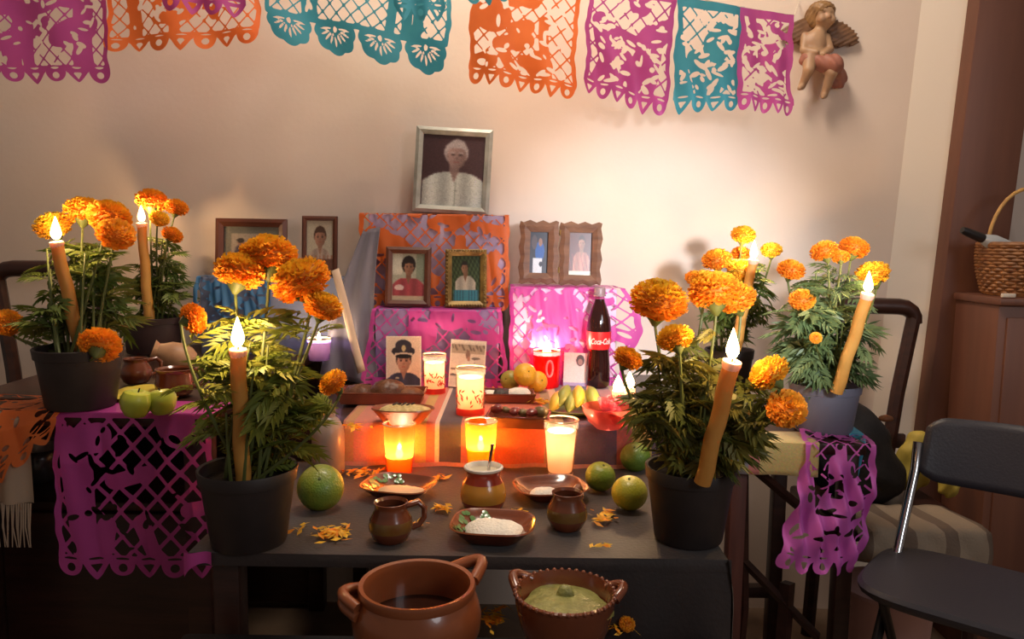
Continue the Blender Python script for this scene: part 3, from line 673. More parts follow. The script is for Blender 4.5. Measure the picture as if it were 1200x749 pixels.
for (px, py, d, w, h, roll, I, nm, lb) in ((473, 448, 1.915, .089, .128, -0.6, ph_officer(), 'portrait_print', 'unframed photo print of a person in dark uniform and peaked cap'),
                                      (546, 446, 1.915, .090, .120, 3.0, ph_snow(), 'photo_print', 'unframed faded outdoor photo print with white border leaning on magenta paper'),
                                      (674, 444, 1.955, .062, .086, 1.5, ph_card(), 'memory_card', 'small pale card with a dark round portrait beside the cola bottle')):
    p = at(px, py, d); p.z = ZS + 0.004
    o = print_mesh(I, w, h).build(nm, PRINTM, smooth=False); o.location = p; o.rotation_euler = (math.radians(-5), math.radians(roll), 0)
    thick(o, 0.001, -1); tag(o, lb, 'photo', 'loose prints on the altar')

# ------------------------------------------------------------------ cherub figure on the wall
def cherub(X, Y, Z):                                # x right, z up, -y to the room, head near z = .10
    F = fell(X, Y, Z, (0.002, -.020, .098), (.027, .028, .032))
    F = smax(F, fell(X, Y, Z, (-.004, -.020, .112), (.029, .028, .022)), .004)
    F = smax(F, fcap(X, Y, Z, (0, -.018, .07), (-.010, -.018, .05), .013, .018), .008)
    F = smax(F, fell(X, Y, Z, (-.014, -.018, .030), (.031, .024, .036), .15), .010)
    F = smax(F, fell(X, Y, Z, (-.016, -.022, -.002), (.030, .028, .024)), .010)
    F = smax(F, fcap(X, Y, Z, (-.040, -.016, .05), (-.044, -.028, .012), .011, .009), .005)
    F = smax(F, fcap(X, Y, Z, (-.044, -.028, .012), (-.018, -.048, .004), .009, .007), .004)
    F = smax(F, fcap(X, Y, Z, (.016, -.016, .05), (.024, -.028, .018), .011, .009), .005)
    F = smax(F, fcap(X, Y, Z, (.024, -.028, .018), (.000, -.050, .000), .009, .007), .004)
    F = smax(F, fcap(X, Y, Z, (-.026, -.03, -.012), (-.032, -.046, -.040), .020, .014), .006)
    F = smax(F, fcap(X, Y, Z, (-.032, -.046, -.042), (-.040, -.030, -.080), .013, .009), .005)
    F = smax(F, fcap(X, Y, Z, (-.040, -.032, -.080), (-.050, -.044, -.088), .008, .006), .004)
    F = smax(F, fcap(X, Y, Z, (.006, -.03, -.012), (.026, -.048, -.044), .021, .015), .006)
    F = smax(F, fcap(X, Y, Z, (.026, -.048, -.046), (.020, -.030, -.098), .014, .009), .005)
    F = smax(F, fcap(X, Y, Z, (.020, -.032, -.098), (.012, -.046, -.106), .008, .006), .004)
    F = smax(F, fell(X, Y, Z, (.004, -.048, .094), (.006, .006, .007)), .003)           # nose
    F = smax(F, fell(X, Y, Z, (.016, -.040, .088), (.010, .010, .010)), .004); F = smax(F, fell(X, Y, Z, (-.010, -.040, .088), (.010, .010, .010)), .004)
    for s in (-1, 1):
        F = np.minimum(F, -fell(X, Y, Z, (.003 + s * .010, -.048, .103), (.0050, .0045, .0035)))
        F = smax(F, fell(X, Y, Z, (.002 + s * .027, -.018, .096), (.006, .006, .009)), .003)
    F = np.minimum(F, -fell(X, Y, Z, (.003, -.047, .081), (.007, .004, .0022)))
    return F
cp = at(957, 68, 2.19); cp = Vector((cp.x, -0.004, cp.z)); K = 1.06
ch = thing('cherub_figure', 'painted plaster cherub with wings hanging on the wall beside the purple banner', 'figurine', cp, (0, math.radians(3), 0))
ch.scale = (K, K, K)
MB().add(surfnet(cherub, (-.075, -.075, -.13), (.06, .02, .145), 0.0030)).build('body', mat('aged_flesh_paint', (178, 142, 108), 0.5, noise=22, c2=(156, 118, 88)), ch, angle=180)
hair = lambda X, Y, Z: np.minimum(smax(fell(X, Y, Z, (-.004, -.016, .114), (.034, .033, .026)), fell(X, Y, Z, (-.012, -.008, .098), (.030, .024, .032)), .006) + .0018 * np.sin(X * 420) * np.sin(Z * 380 + Y * 300), -fell(X, Y, Z, (.008, -.052, .092), (.024, .03, .026)))
MB().add(surfnet(hair, (-.06, -.065, .055), (.05, .03, .15), 0.0032)).build('hair', mat('gilded_brown_hair', (150, 112, 68), 0.5, noise=50, c2=(116, 82, 48)), ch, angle=180)
cl = lambda X, Y, Z: smax(smax(fcap(X, Y, Z, (-.036, -.028, -.012), (.030, -.046, -.024), .017, .026), fcap(X, Y, Z, (.03, -.04, -.02), (.058, -.015, -.040), .020, .016), .008), fell(X, Y, Z, (.060, -.012, -.052), (.022, .014, .024)), .006) + .0014 * np.sin(X * 260 + Z * 150)
MB().add(surfnet(cl, (-.07, -.09, -.09), (.10, .02, .02), 0.0036)).build('drapery', mat('dusty_red_paint', (164, 104, 84), 0.6, noise=30, c2=(140, 86, 70)), ch, angle=180)
wing_ = lambda s: (lambda X, Y, Z: smax(smax(fell(X, Y, Z, (s * .050, -.008, .070), (.042, .009, .024), s * -.35), fell(X, Y, Z, (s * .070, -.008, .056), (.032, .008, .018), s * -.25), .006), fell(X, Y, Z, (s * .045, -.008, .050), (.026, .008, .020)), .006) + .0011 * np.sin(X * 300 - Z * 500))
for s in (1, -1): MB().add(surfnet(wing_(s), (min(s * .0, s * .11), -.025, .02), (max(0, s * .11), .008, .11), 0.0034)).build('wing', mat('brown_gilt_paint', (136, 98, 68), 0.5, noise=30, c2=(108, 74, 50)), ch, angle=180)

# ------------------------------------------------------------------ candles
def flame_part(parent, loc, h, power, r=None, soft=0.006, tone=(1.0, 0.64, 0.32)):
    r = r or h * 0.21
    o = MB().add(lathe([(0, 0), (r * .62, h * .07), (r * .95, h * .2), (r, h * .32), (r * .8, h * .5), (r * .45, h * .74), (r * .15, h * .93), (0, h)], 14)).build('flame', FLAME, parent)
    o.location = loc
    d = bpy.data.lights.new('flame_light', 'POINT'); d.energy = power; d.color = tone; d.shadow_soft_size = soft
    l = bpy.data.objects.new('flame_light', d); col.objects.link(l); l.parent = parent; l.location = Vector(loc) + Vector((0, 0, h * .45))
CSEG = []
def hides(p, q):
    for (a, b) in CSEG:
        (ax, ay), (bx, by) = pix(a), pix(b)
        for k in (0, .25, .5, .75, 1.0):
            r = p.lerp(q, k); x_, y_ = pix(r); tt = min(1, max(0, ((x_ - ax) * (bx - ax) + (y_ - ay) * (by - ay)) / ((bx - ax) ** 2 + (by - ay) ** 2)))
            if math.hypot(x_ - ax - tt * (bx - ax), y_ - ay - tt * (by - ay)) < 20 and D(r) < D(a) + .012: return True
    return False
def candle(label, p0, p1, r0, r1, power=0.55, fh=0.042, group='tall yellow candles'):
    a, b = at(*p0), at(*p1); t = thing('taper_candle', label, 'candle', a, group=group); v = b - a; CSEG.append((a, b + Vector((0, 0, .03))))
    pts = [v * (k / 8) + Vector((0.0015 * math.sin(k * 1.7), 0, 0)) for k in range(9)]
    s = MB().add(tube(pts, [r0 + (r1 - r0) * k / 8 for k in range(9)], 14)).build('stick', TALLOW, t)
    q = v.normalized().to_track_quat('Z', 'Y').to_matrix().to_4x4()
    MB().add(lathe([(r1 * 1.0, -r1 * .9), (r1 * 1.14, -r1 * .4), (r1 * 1.10, 0.001), (r1 * .8, 0.002), (r1 * .5, -0.002), (0, -0.002)], 14), T(*v) @ q).build('melted_rim', WAXWHITE, t)
    MB().add(tube([v, v + Vector((0.0006, 0, 0.010))], 0.0011, 6)).build('wick', WICK, t)
    flame_part(t, v + Vector((0, 0, 0.004)), fh, power)
    return t
candle('tall yellow candle leaning left in the black pot beside the apples', (97, 420, 1.40), (66, 284, 1.37), 0.0125, 0.0105)
candle('thin yellow candle standing in the brown pot behind the apples', (175, 378, 1.96), (166, 262, 1.95), 0.0130, 0.0110)
candle('thick upright yellow candle in the black pot beside the magenta paper', (285, 574, 1.115), (279, 410, 1.09), 0.0115, 0.0112, fh=0.044)
candle('thin yellow candle leaning right behind the large marigolds near the white wall', (862, 410, 1.78), (883, 305, 1.76), 0.0125, 0.0105, 0.8)
candle('thick yellow candle leaning right in the black pot beside the green mandarins', (823, 566, 1.10), (858, 424, 1.06), 0.0125, 0.0120, fh=0.044)
candle('yellow candle leaning right in the grey pot by the wooden chair', (980, 460, 1.545), (1017, 345, 1.50), 0.0125, 0.0115)

# ------------------------------------------------------------------ marigolds
def petal(rnd, phi, th, r0, r1, w):
    d = Vector((math.sin(phi) * math.cos(th), math.sin(phi) * math.sin(th), math.cos(phi))); tn = Vector((-math.sin(th), math.cos(th), 0)); up = d.cross(tn)
    P = []
    for a, (rr, ww) in enumerate(((r0, .45), ((r0 + r1) / 2, .95), (r1, 1.0))):
        for b in (-1, 0, 1):
            rf = rnd.uniform(-.04, .04) if a else 0
            P.append(d * (rr + (rf if a == 2 else 0)) + tn * (b * w * ww) + up * (rf + (0.06 if b else 0.0) * a))
    F = [(a * 3 + b, a * 3 + b + 1, a * 3 + b + 4, a * 3 + b + 3) for a in range(2) for b in range(2)]
    return [(p.x, p.y, p.z * .72) for p in P], F
def flower_mesh(name, seed, cin, cout):
    rnd = random.Random(seed); m = MB(); cin, cout = np.array(lin(cin)), np.array(lin(cout))
    m.add(sphere(.80, 16, 9, .70), T(0, 0, -.02), c=tuple(cout * .75))
    for ph in (150, 138, 126, 114, 103, 92, 81, 70, 59, 48, 37, 26, 14, 3):
        n = max(6, int(34 * math.sin(math.radians(ph))))
        for k in range(n):
            c = cout + (cin - cout) * min(1, max(0, (100 - ph) / 70 + rnd.uniform(-.35, .35))); c = c * rnd.uniform(.82, 1.12)
            m.add(petal(rnd, math.radians(ph + rnd.uniform(-6, 6)), 6.283 * (k + rnd.random() * .7) / n, .66, rnd.uniform(.92, 1.06), rnd.uniform(.085, .125)), c=tuple(np.clip(c, 0, 1)))
    return m.mesh(name, angle=180)
FL = {'g': [flower_mesh('flower', s, (246, 196, 48), (255, 170, 44)) for s in (1, 2)], 'o': [flower_mesh('flower', s, (255, 186, 52), (255, 162, 42)) for s in (3, 4)], 'y': [flower_mesh('flower', 5, (255, 212, 60), (255, 188, 48))]}
CALYX = MB().add(lathe([(0, -.98), (.09, -.95), (.2, -.8), (.36, -.62), (.42, -.5), (.3, -.4)], 10)).mesh('calyx')
for L_ in FL.values():
    for me in L_: me.materials.append(PETAL)
CALYX.materials.append(STEM)
def leaf(rnd, L):
    vs_ = [(0, -.0012, 0), (L * .9, -.0006, 0), (L * .9, .0006, 0), (0, .0012, 0)]; fs = [(0, 1, 2, 3)]
    n = rnd.choice((5, 6, 6, 7)); ll = L * rnd.uniform(.40, .52)
    def leaflet(x, ang, l):
        ca, sa = math.cos(ang), math.sin(ang); w = l * .16; o = len(vs_)
        for (a, b, z) in ((0, 0, 0), (l * .45, w, .10 * l), (l, 0, -.08 * l), (l * .45, -w, .10 * l)): vs_.append((x + a * ca - b * sa, a * sa + b * ca, z))
        fs.append((o, o + 1, o + 2)); fs.append((o, o + 2, o + 3))
    for k in range(n):
        q = .22 + .70 * k / (n - 1); l = ll * (.6 + .6 * math.sin(q * 2.6)) * .9
        for s in (-1, 1): leaflet(L * q, s * rnd.uniform(.75, 1.05) * (1.15 - .45 * q), l)
    leaflet(L * .9, 0, ll * .9)
    out = []
    for x, y_, z in vs_: out.append((x, y_, z - .9 * x * x / L * .5))
    return out, fs
PG = 'potted marigolds'
def plant(label, px, py, z, d_r, pot, env, flowers, seed, nst=9, nleaf=90, leafl=(.042, .068), leafc=((92, 116, 48), (132, 140, 66))):
    rt, rb, h, m = pot; rnd = random.Random(seed); base = stand(px, py, z, rb)
    t = thing('potted_marigold', label, 'potted plant', base, group=PG)
    P = MB().add(lathe([(0, 0), (rb * .96, 0), (rb, .004), (rt * .93, h * .82), (rt * .97, h * .83), (rt * 1.0, h * .985), (rt * .985, h), (rt * .93, h * .985), (rt * .89, h * .80), (rt * .86, h * .78)], 36)).build('pot', m, t)
    MB().add(lathe([(rt * .90, h * .84), (rt * .6, h * .87), (rt * .25, h * .90), (0, h * .89)], 20)).build('soil', SOIL, t)
    x0, y0, x1, y1, d = env; c = at((x0 + x1) / 2, (y0 + y1) / 2, d) - base
    rx = (x1 - x0) / 2 * d / FPX; rz = (y1 - y0) / 2 * d / FPX; ry = rx * .75
    paths = []
    for (fx, fy, fw, fd, tone, tilt, turn) in flowers:
        q = at(fx, fy, fd) - base; r = fw / 2 * fd / FPX
        me = rnd.choice(FL[tone]); fo = link('flower', me, None, t); fo.location = q; fo.scale = (r / 1.06,) * 3
        fo.rotation_euler = (math.radians(tilt * math.cos(math.radians(turn))), math.radians(tilt * math.sin(math.radians(turn))), rnd.uniform(0, 6.28))
        dn = fo.rotation_euler.to_matrix() @ Vector((0, 0, -1))
        link('calyx', CALYX, None, fo)
        s0 = Vector((rnd.uniform(-.35, .35) * rt, rnd.uniform(-.35, .35) * rt, h * .86)); e = q + dn * r * .8
        pa = bez(s0, Vector((e.x * .75 + s0.x * .25, e.y * .75 + s0.y * .25, s0.z * .3 + e.z * .7)) + dn * .02, e, 10); paths.append(pa)
        MB().add(tube(pa, [.0030 - .0008 * k / 9 for k in range(10)], 6)).build('stem', STEM, t)
    for k in range(nst):
        a = 6.283 * k / nst + rnd.random(); s0 = Vector((math.cos(a) * rt * .45, math.sin(a) * rt * .45, h * .86)); q = math.sqrt(rnd.random())
        e = c + Vector((math.cos(a) * rx * .72 * q, math.sin(a) * ry * .75 * q, rnd.uniform(-.25, .85) * rz)); e.z = max(e.z, h + .03)
        pa = bez(s0, Vector(((s0.x + e.x) * .5 * 1.1, (s0.y + e.y) * .55, s0.z * .35 + e.z * .65)), e, 10); paths.append(pa)
        MB().add(tube(pa, [.0028 - .0012 * k2 / 9 for k2 in range(10)], 6)).build('stem', STEM, t)
    fo = MB(); ca_, cb_ = np.array(lin(leafc[0])), np.array(lin(leafc[1]))
    for k in range(nleaf):
        pa = rnd.choice(paths); q = rnd.uniform(.12, .93); i = int(q * 9); p = pa[i].lerp(pa[i + 1], q * 9 - i)
        L_ = rnd.uniform(*leafl); az = rnd.uniform(0, 6.283); el = rnd.uniform(-.15, .85)
        for tr_ in range(8):
            tip = p + Vector((math.cos(az) * math.cos(el), math.sin(az) * math.cos(el), math.sin(el))) * L_ - c
            if (tip.x / rx) ** 2 + (tip.y / ry) ** 2 + (tip.z / rz) ** 2 < 1.1 and base.z + (tip + c).z > z + 0.012: break
            az = rnd.uniform(0, 6.283); L_ *= .93
        if p.z > c.z + rz * 1.0: continue
        if hides(base + p, base + tip + c): continue
        mt = T(*p) @ R('Z', math.degrees(az)) @ R('Y', -math.degrees(el)) @ R('X', rnd.uniform(-50, 50))
        fo.add(leaf(rnd, L_), mt, c=tuple((ca_ + (cb_ - ca_) * rnd.random()) * rnd.uniform(.75, 1.1)))
    fo.build('foliage', LEAF, t, smooth=False, kind='stuff')
    return t
POTB = (.073, .053, .125, BLACKPOT)
plant('marigold with five large blooms in a black pot beside the hanging magenta paper', 292, 652, ZT + .003, 0, (.074, .056, .118, BLACKPOT), (224, 345, 380, 566, 1.15),
      [(281, 318, 62, 1.14, 'g', 18, 200), (314, 300, 70, 1.17, 'g', 22, 20), (352, 328, 74, 1.14, 'g', 24, 60), (379, 359, 48, 1.12, 'g', 20, 30), (227, 373, 40, 1.12, 'o', 75, -80), (390, 448, 38, 1.10, 'g', 40, 60)], 11, nst=14, nleaf=240, leafc=((104, 122, 44), (156, 156, 62)))
plant('marigold in a black pot standing on magenta paper beside the green apples', 95, 484, ZL + .004, 0, (.075, .058, .108, BLACKPOT), (30, 275, 165, 435, 1.44),
      [(62, 264, 44, 1.46, 'y', 20, 0), (99, 247, 46, 1.46, 'g', 15, 40), (128, 254, 52, 1.44, 'g', 30, 20), (136, 274, 46, 1.40, 'o', 40, 10), (117, 404, 50, 1.33, 'o', 55, 10), (8, 378, 36, 1.45, 'o', 50, -40)], 23, nst=13, nleaf=230)
plant('marigold in a square looking brown pot behind the clay mugs', 180, 417, ZL + .004, 0, (.077, .066, .095, BROWNPOT), (148, 262, 222, 385, 2.0),
      [(178, 235, 38, 2.0, 'o', 20, 10), (207, 243, 28, 2.0, 'o', 15, 60), (187, 256, 24, 1.95, 'y', 30, 10), (202, 275, 26, 1.96, 'o', 30, 40)], 31, nst=9, nleaf=120, leafl=(.045, .065))
plant('marigold with large golden blooms in a black pot beside the green mandarins', 806, 646, ZT + .003, 0, (.071, .053, .118, BLACKPOT), (738, 385, 905, 552, 1.16),
      [(772, 352, 72, 1.16, 'g', 14, 0), (838, 341, 66, 1.18, 'g', 16, 0), (862, 350, 50, 1.20, 'g', 20, 30), (824, 328, 34, 1.24, 'o', 10, 0), (791, 396, 46, 1.10, 'y', 25, 10), (736, 420, 38, 1.12, 'g', 30, -60), (901, 437, 52, 1.10, 'y', 45, 30), (922, 479, 50, 1.09, 'o', 65, 75)], 47, nst=14, nleaf=240, leafc=((92, 104, 44), (146, 136, 62)))
plant('marigold with small round blooms behind the large golden ones near the white wall', 852, 474, ZR + .003, 0, (.062, .048, .135, BLACKPOT), (815, 285, 905, 400, 1.84),
      [(871, 275, 30, 1.82, 'y', 10, 0), (840, 304, 36, 1.82, 'o', 15, 0), (868, 297, 24, 1.86, 'o', 10, 0), (904, 293, 26, 1.82, 'y', 10, 60), (868, 316, 34, 1.80, 'y', 25, 0), (815, 326, 26, 1.84, 'o', 15, 0)], 59, nst=9, nleaf=110, leafl=(.04, .06))
plant('marigold in a grey pot on the stool table by the wooden chair', 964, 512, ZR + .003, 0, (.076, .060, .105, GREYPOT), (895, 300, 1032, 465, 1.6),
      [(927, 316, 34, 1.58, 'o', 15, 0), (940, 351, 32, 1.55, 'o', 30, 0), (966, 294, 34, 1.6, 'o', 20, 0), (985, 301, 22, 1.6, 'o', 20, 20), (1001, 290, 36, 1.62, 'o', 15, 20), (1022, 321, 42, 1.60, 'y', 20, 20), (956, 396, 15, 1.5, 'o', 60, 0)], 67, nst=13, nleaf=220, leafl=(.045, .075), leafc=((84, 106, 62), (124, 138, 88)))

# ------------------------------------------------------------------ candles in glasses
def glass_candle(name, label, px, py, z, rt, rb, h, gm, wax_m, wz, power, fh=0.022, band=None, sprigs=False, group='candles in glasses', well=0.012):
    p = stand(px, py, z, rb); t = thing(name, label, 'candle', p, group=group)
    R_ = lambda q: rb + (rt - rb) * q
    MB().add(lathe([(0, .0006), (rb * .95, .0006), (rb, .002), (R_(.5), h * .5), (rt, h), (rt - .0012, h + .0006), (rt - .0024, h)], 32)).build('glass', gm, t)
    MB().add(lathe([(rt + .0007, h - .0015), (rt + .0009, h), (rt - .0008, h + .0013), (rt - .0026, h), (rt - .0024, h - .0015)], 32)).build('rim', mat('glass_rim', (236, 206, 150), .15, spec=.9), t)
    q = wz / h; ri = R_(q) - .003
    MB().add(lathe([(0, .005), (rb - .003, .005), (ri, wz), (ri * .86, wz - .001), (ri * .7, wz - well * .6), (ri * .35, wz - well), (0, wz - well)], 28)).build('wax', wax_m, t)
    MB().add(tube([(0, 0, wz - well), (.0006, 0, wz - well + .010)], .001, 6)).build('wick', WICK, t)
    flame_part(t, (0, 0, wz - well + .005), fh, power, soft=.004, tone=(1.0, 0.75, 0.50))
    if band: MB().add(lathe([(rb + .0006, .001), (R_(band / h) + .0006, band)], 32)).build('printed_band', mat('red_print', (214, 52, 44), .4, transl=.3), t)
    if sprigs:
        m = MB(); rnd = random.Random(int(px))
        for k in range(64):
            th = rnd.uniform(0, 6.28); zz = rnd.uniform(.22, .56) * h; an = rnd.uniform(-1.2, 1.2); l, w = rnd.uniform(.005, .008), .0019; rr = R_(zz / h) + .0007
            vs_ = []
            for a, b in ((-l, 0), (0, w), (l, 0), (0, -w)):
                dx = a * math.sin(an) + b * math.cos(an); dz = a * math.cos(an) - b * math.sin(an); vs_.append((rr * math.cos(th + dx / rr), rr * math.sin(th + dx / rr), zz + dz))
            m.add((vs_, [(0, 1, 2, 3)]))
        m.build('printed_sprigs', mat('sprig_print', (188, 60, 46), .4, transl=.3), t, smooth=False)
    return t
AMBW = mat('amber_wax', (255, 176, 70), .4, transl=.6); YELW = mat('yellow_lit_wax', (255, 206, 90), .4, transl=.6)
glass_candle('tumbler_candle', 'amber glass tumbler with a burning candle before the coral cloth', 468, 558, ZT + .003, .0325, .0255, .100, AMBER, AMBW, .034, .36, .036)
glass_candle('tumbler_candle', 'yellow glass tumbler with a burning candle behind the banded jar', 563, 560, ZT + .003, .0325, .0255, .108, YELLOWG, YELW, .054, .36, .032)
glass_candle('tumbler_candle', 'clear glass tumbler filled with white burning wax beside the green mandarins', 656, 559, ZT + .003, .0360, .0265, .110, CLEAR, WAXWHITE, .088, 1.4, .026, well=.046)
glass_candle('printed_candle', 'white glass candle with red printed sprigs behind the yellow tumbler', 551, 489, ZS + .003, .0325, .0300, .102, CLEAR, WAXWHITE, .082, 1.0, .024, band=.016, sprigs=True, well=.042)
glass_candle('printed_candle', 'white glass candle with red printed sprigs between the two loose photos', 509, 463, ZS + .003, .0285, .0265, .096, CLEAR, WAXWHITE, .076, .75, .022, band=.014, sprigs=True, well=.034)
t = glass_candle('red_candle', 'large red glass candle with a pink oval emblem beside the cola bottle', 640, 456, ZS + .003, .0345, .0325, .094, glass('red_glass', (255, 96, 92), .45, .1, (255, 70, 80)), mat('red_wax', (236, 62, 66), .4, transl=.5), .084, .75, .054, well=.020)
em = []
for k in range(28):
    a = 6.283 * k / 28; em.append((.0345 * math.sin(.19 + .24 * math.cos(a)), -.0350 * math.cos(.19 + .24 * math.cos(a)), .052 + .020 * math.sin(a)))
MB().add(tube(em + [em[0]], .0028, 6, cap=False)).build('oval_emblem', mat('pink_print', (255, 170, 176), .4, transl=.3), t)
t = glass_candle('small_candle', 'small burning candle in a violet glass behind the front marigold', 374, 424, ZL + .003, .030, .026, .055, glass('violet_glass', (150, 140, 235), .5, .1, (130, 120, 230)), WAXWHITE, .048, .30, .026, well=.006)

# ------------------------------------------------------------------ clay dishes and food
def dish(name, label, px, py, z, r, h, m, n=3.4, asp=.86, rot=0.0, rim_m=None, glaze=None, group='clay dishes'):
    p = stand(px, py, z, r * .6); p.y += r * .22; t = thing(name, label, 'dish', p, (0, 0, math.radians(rot)), group); sh = squarish(n, asp)
    MB().add(lathe([(0, 0), (r * .56, 0), (r * .64, h * .12), (r * .92, h * .82), (r, h), (r * .985, h * 1.06), (r * .94, h), (r * .86, h * .78), (r * .58, h * .26), (0, h * .22)], 44, sh)).build('bowl', m, t)
    MB().add(lathe([(r * .955, h * 1.02), (r * .985, h * 1.075), (r * 1.004, h * .99)], 44, sh)).build('rim', rim_m or CLAY, t)
    if glaze:
        rnd = random.Random(int(px)); g = MB()
        for k in range(46):
            th = rnd.uniform(1.7, 4.2); q = rnd.uniform(.66, .9); rr = r * q * sh(th); zz = h * (.30 + .55 * (q - .58) / .30) + .0012
            g.add(lathe([(0, 0), (rnd.uniform(.003, .007), 0.0)], 7)[0] and sphere(rnd.uniform(.003, .0055), 7, 4, .05), T(rr * math.cos(th), rr * math.sin(th), zz) @ R('Z', math.degrees(th)) @ R('Y', -35))
        g.build('glaze_drips', glaze, t)
    return t
def heap(t, r, h, m, z0, name, asp=.8, n=2.4, seed=1, off=(0, 0)):
    rnd = random.Random(seed); sh = squarish(n, asp); ph = [rnd.uniform(0, 6.28) for _ in range(4)]
    def s(a): return sh(a) * (1 + .07 * math.sin(3 * a + ph[0]) + .05 * math.sin(5 * a + ph[1]))
    v, f_ = lathe([(r * 1.02, 0), (r * .93, h * .35), (r * .7, h * .75), (r * .4, h * .95), (r * .15, h * 1.0), (0, h)], 30, s)
    v = [(a, b, c + (.06 * h * math.sin(a * 400 + ph[2]) * math.sin(b * 330 + ph[3]))) for a, b, c in v]
    o = MB().add((v, f_)).build(name, m, t); o.location = (off[0], off[1], z0); return o
GREENGL = mat('green_glaze', (92, 128, 72), .25, coat=.4); 
t = dish('clay_dish', 'square brown clay dish heaped with white salt at the table edge', 577, 647, ZT + .003, .066, .026, CLAYDARK, rot=-6, glaze=GREENGL); heap(t, .046, .018, SALT, .009, 'salt', seed=1)
t = dish('clay_dish', 'square clay dish with green glaze and pale powder behind the dark mug', 466, 592, ZT + .003, .066, .022, CLAYDARK, rot=-14, glaze=GREENGL); heap(t, .042, .008, mat('pale_powder', (214, 178, 140), .8), .007, 'powder', seed=2, off=(.006, -.006))
t = dish('clay_dish', 'square clay dish with white sugar beside the candle tumbler of white wax', 645, 594, ZT + .003, .066, .022, CLAYDARK, rot=14); heap(t, .028, .013, SALT, .007, 'sugar', seed=3, off=(-.014, -.010))
# dishes on the step
t = dish('oval_dish', 'oval clay dish filled with rice in front of the mole tray', 471, 503, ZS + .003, .064, .030, CLAYRAW, n=2.2, asp=.62); heap(t, .054, .014, mat('cooked_rice', (226, 202, 142), .7, noise=120, c2=(190, 160, 100), bump=(160, .9)), .024, 'rice', asp=.62, n=2.1, seed=4)
g = MB()
for k in range(5): g.add(tube([(-.02 + k * .009, -.004 + .006 * math.sin(k * 2), .038), (-.012 + k * .009, .004 * math.cos(k * 3), .041)], .0018, 5))
g.build('herb_strips', mat('dark_herbs', (66, 54, 50), .7), t)
def tray(name, label, px, py, z, w, dpt, h, m, rot=0):
    p = on(px, py, z); p.y += dpt / 2; t = thing(name, label, 'tray', p, (0, 0, math.radians(rot)), 'clay trays')
    v = []; 
    def loop(k, zz, e=0): return [(-w / 2 * k - e, -dpt / 2 * k - e, zz), (w / 2 * k + e, -dpt / 2 * k - e, zz), (w / 2 * k + e, dpt / 2 * k + e, zz), (-w / 2 * k - e, dpt / 2 * k + e, zz)]
    for L_ in (loop(.90, 0), loop(1.0, h), loop(1.0, h + .001, -.004), loop(.90, .006, -.004)): v += L_
    fs = [(3, 2, 1, 0)] + [(a * 4 + i, a * 4 + (i + 1) % 4, (a + 1) * 4 + (i + 1) % 4, (a + 1) * 4 + i) for a in range(3) for i in range(4)] + [(12, 13, 14, 15)]
    MB().add((v, fs)).build('tray_body', m, t, angle=30)
    MB().add(tube(loop(.995, h) + [loop(.995, h)[0]], .0024, 6, cap=False)).build('rim', CLAYDARK, t); return t
def lumps(t, n, w, dpt, z0, r, mats, seed, name, sz=.7):
    rnd = random.Random(seed)
    for k in range(n):
        o = MB().add(sphere(r * rnd.uniform(.8, 1.2), 14, 9, sz * rnd.uniform(.8, 1.1), lambda a: 1 + .08 * math.sin(3 * a + k))).build(name, mats[k % len(mats)], t)
        o.location = (-w / 2 + w * (k + .5) / n, rnd.uniform(-.25, .25) * dpt, z0 + rnd.uniform(0, .008)); o.rotation_euler = (0, rnd.uniform(-.3, .3), rnd.uniform(0, 3))
BREAD = mat('brown_bread', (136, 84, 40), .6, noise=30, c2=(104, 58, 28), bump=(60, .6))
t = tray('clay_tray', 'long reddish clay tray heaped with brown mole below the uniformed portrait', 445, 475, ZS + .003, .198, .085, .026, CLAYRAW); heap(t, .046, .034, MASA, .016, 'mole_mound', asp=.7, seed=21, off=(.012, 0)); heap(t, .040, .022, MASA, .016, 'mole_mound', asp=.8, seed=22, off=(-.052, .004)); heap(t, .034, .018, BREAD, .016, 'mole_mound', asp=.8, seed=23, off=(.06, -.004))
t = tray('clay_tray', 'small clay tray of white rice and dark beans before the lemons', 597, 473, ZS + .003, .118, .07, .020, CLAYRAW, 2); heap(t, .030, .014, SALT, .016, 'rice', seed=6, off=(.022, 0)); heap(t, .024, .012, mat('dark_beans', (60, 48, 42), .5, bump=(120, .9)), .016, 'beans', seed=7, off=(-.018, .002)); heap(t, .018, .008, SALT, .016, 'rice', seed=8, off=(-.046, 0))
t = tray('clay_tray', 'clay tray of reddish stewed fruit behind the white wax tumbler', 608, 503, ZS + .003, .128, .075, .022, CLAYRAW, -6); lumps(t, 6, .11, .05, .022, .013, [mat('red_fruit', (120, 40, 34), .25, coat=.5), mat('green_brown_fruit', (120, 100, 60), .4)], 5, 'stewed_fruit')
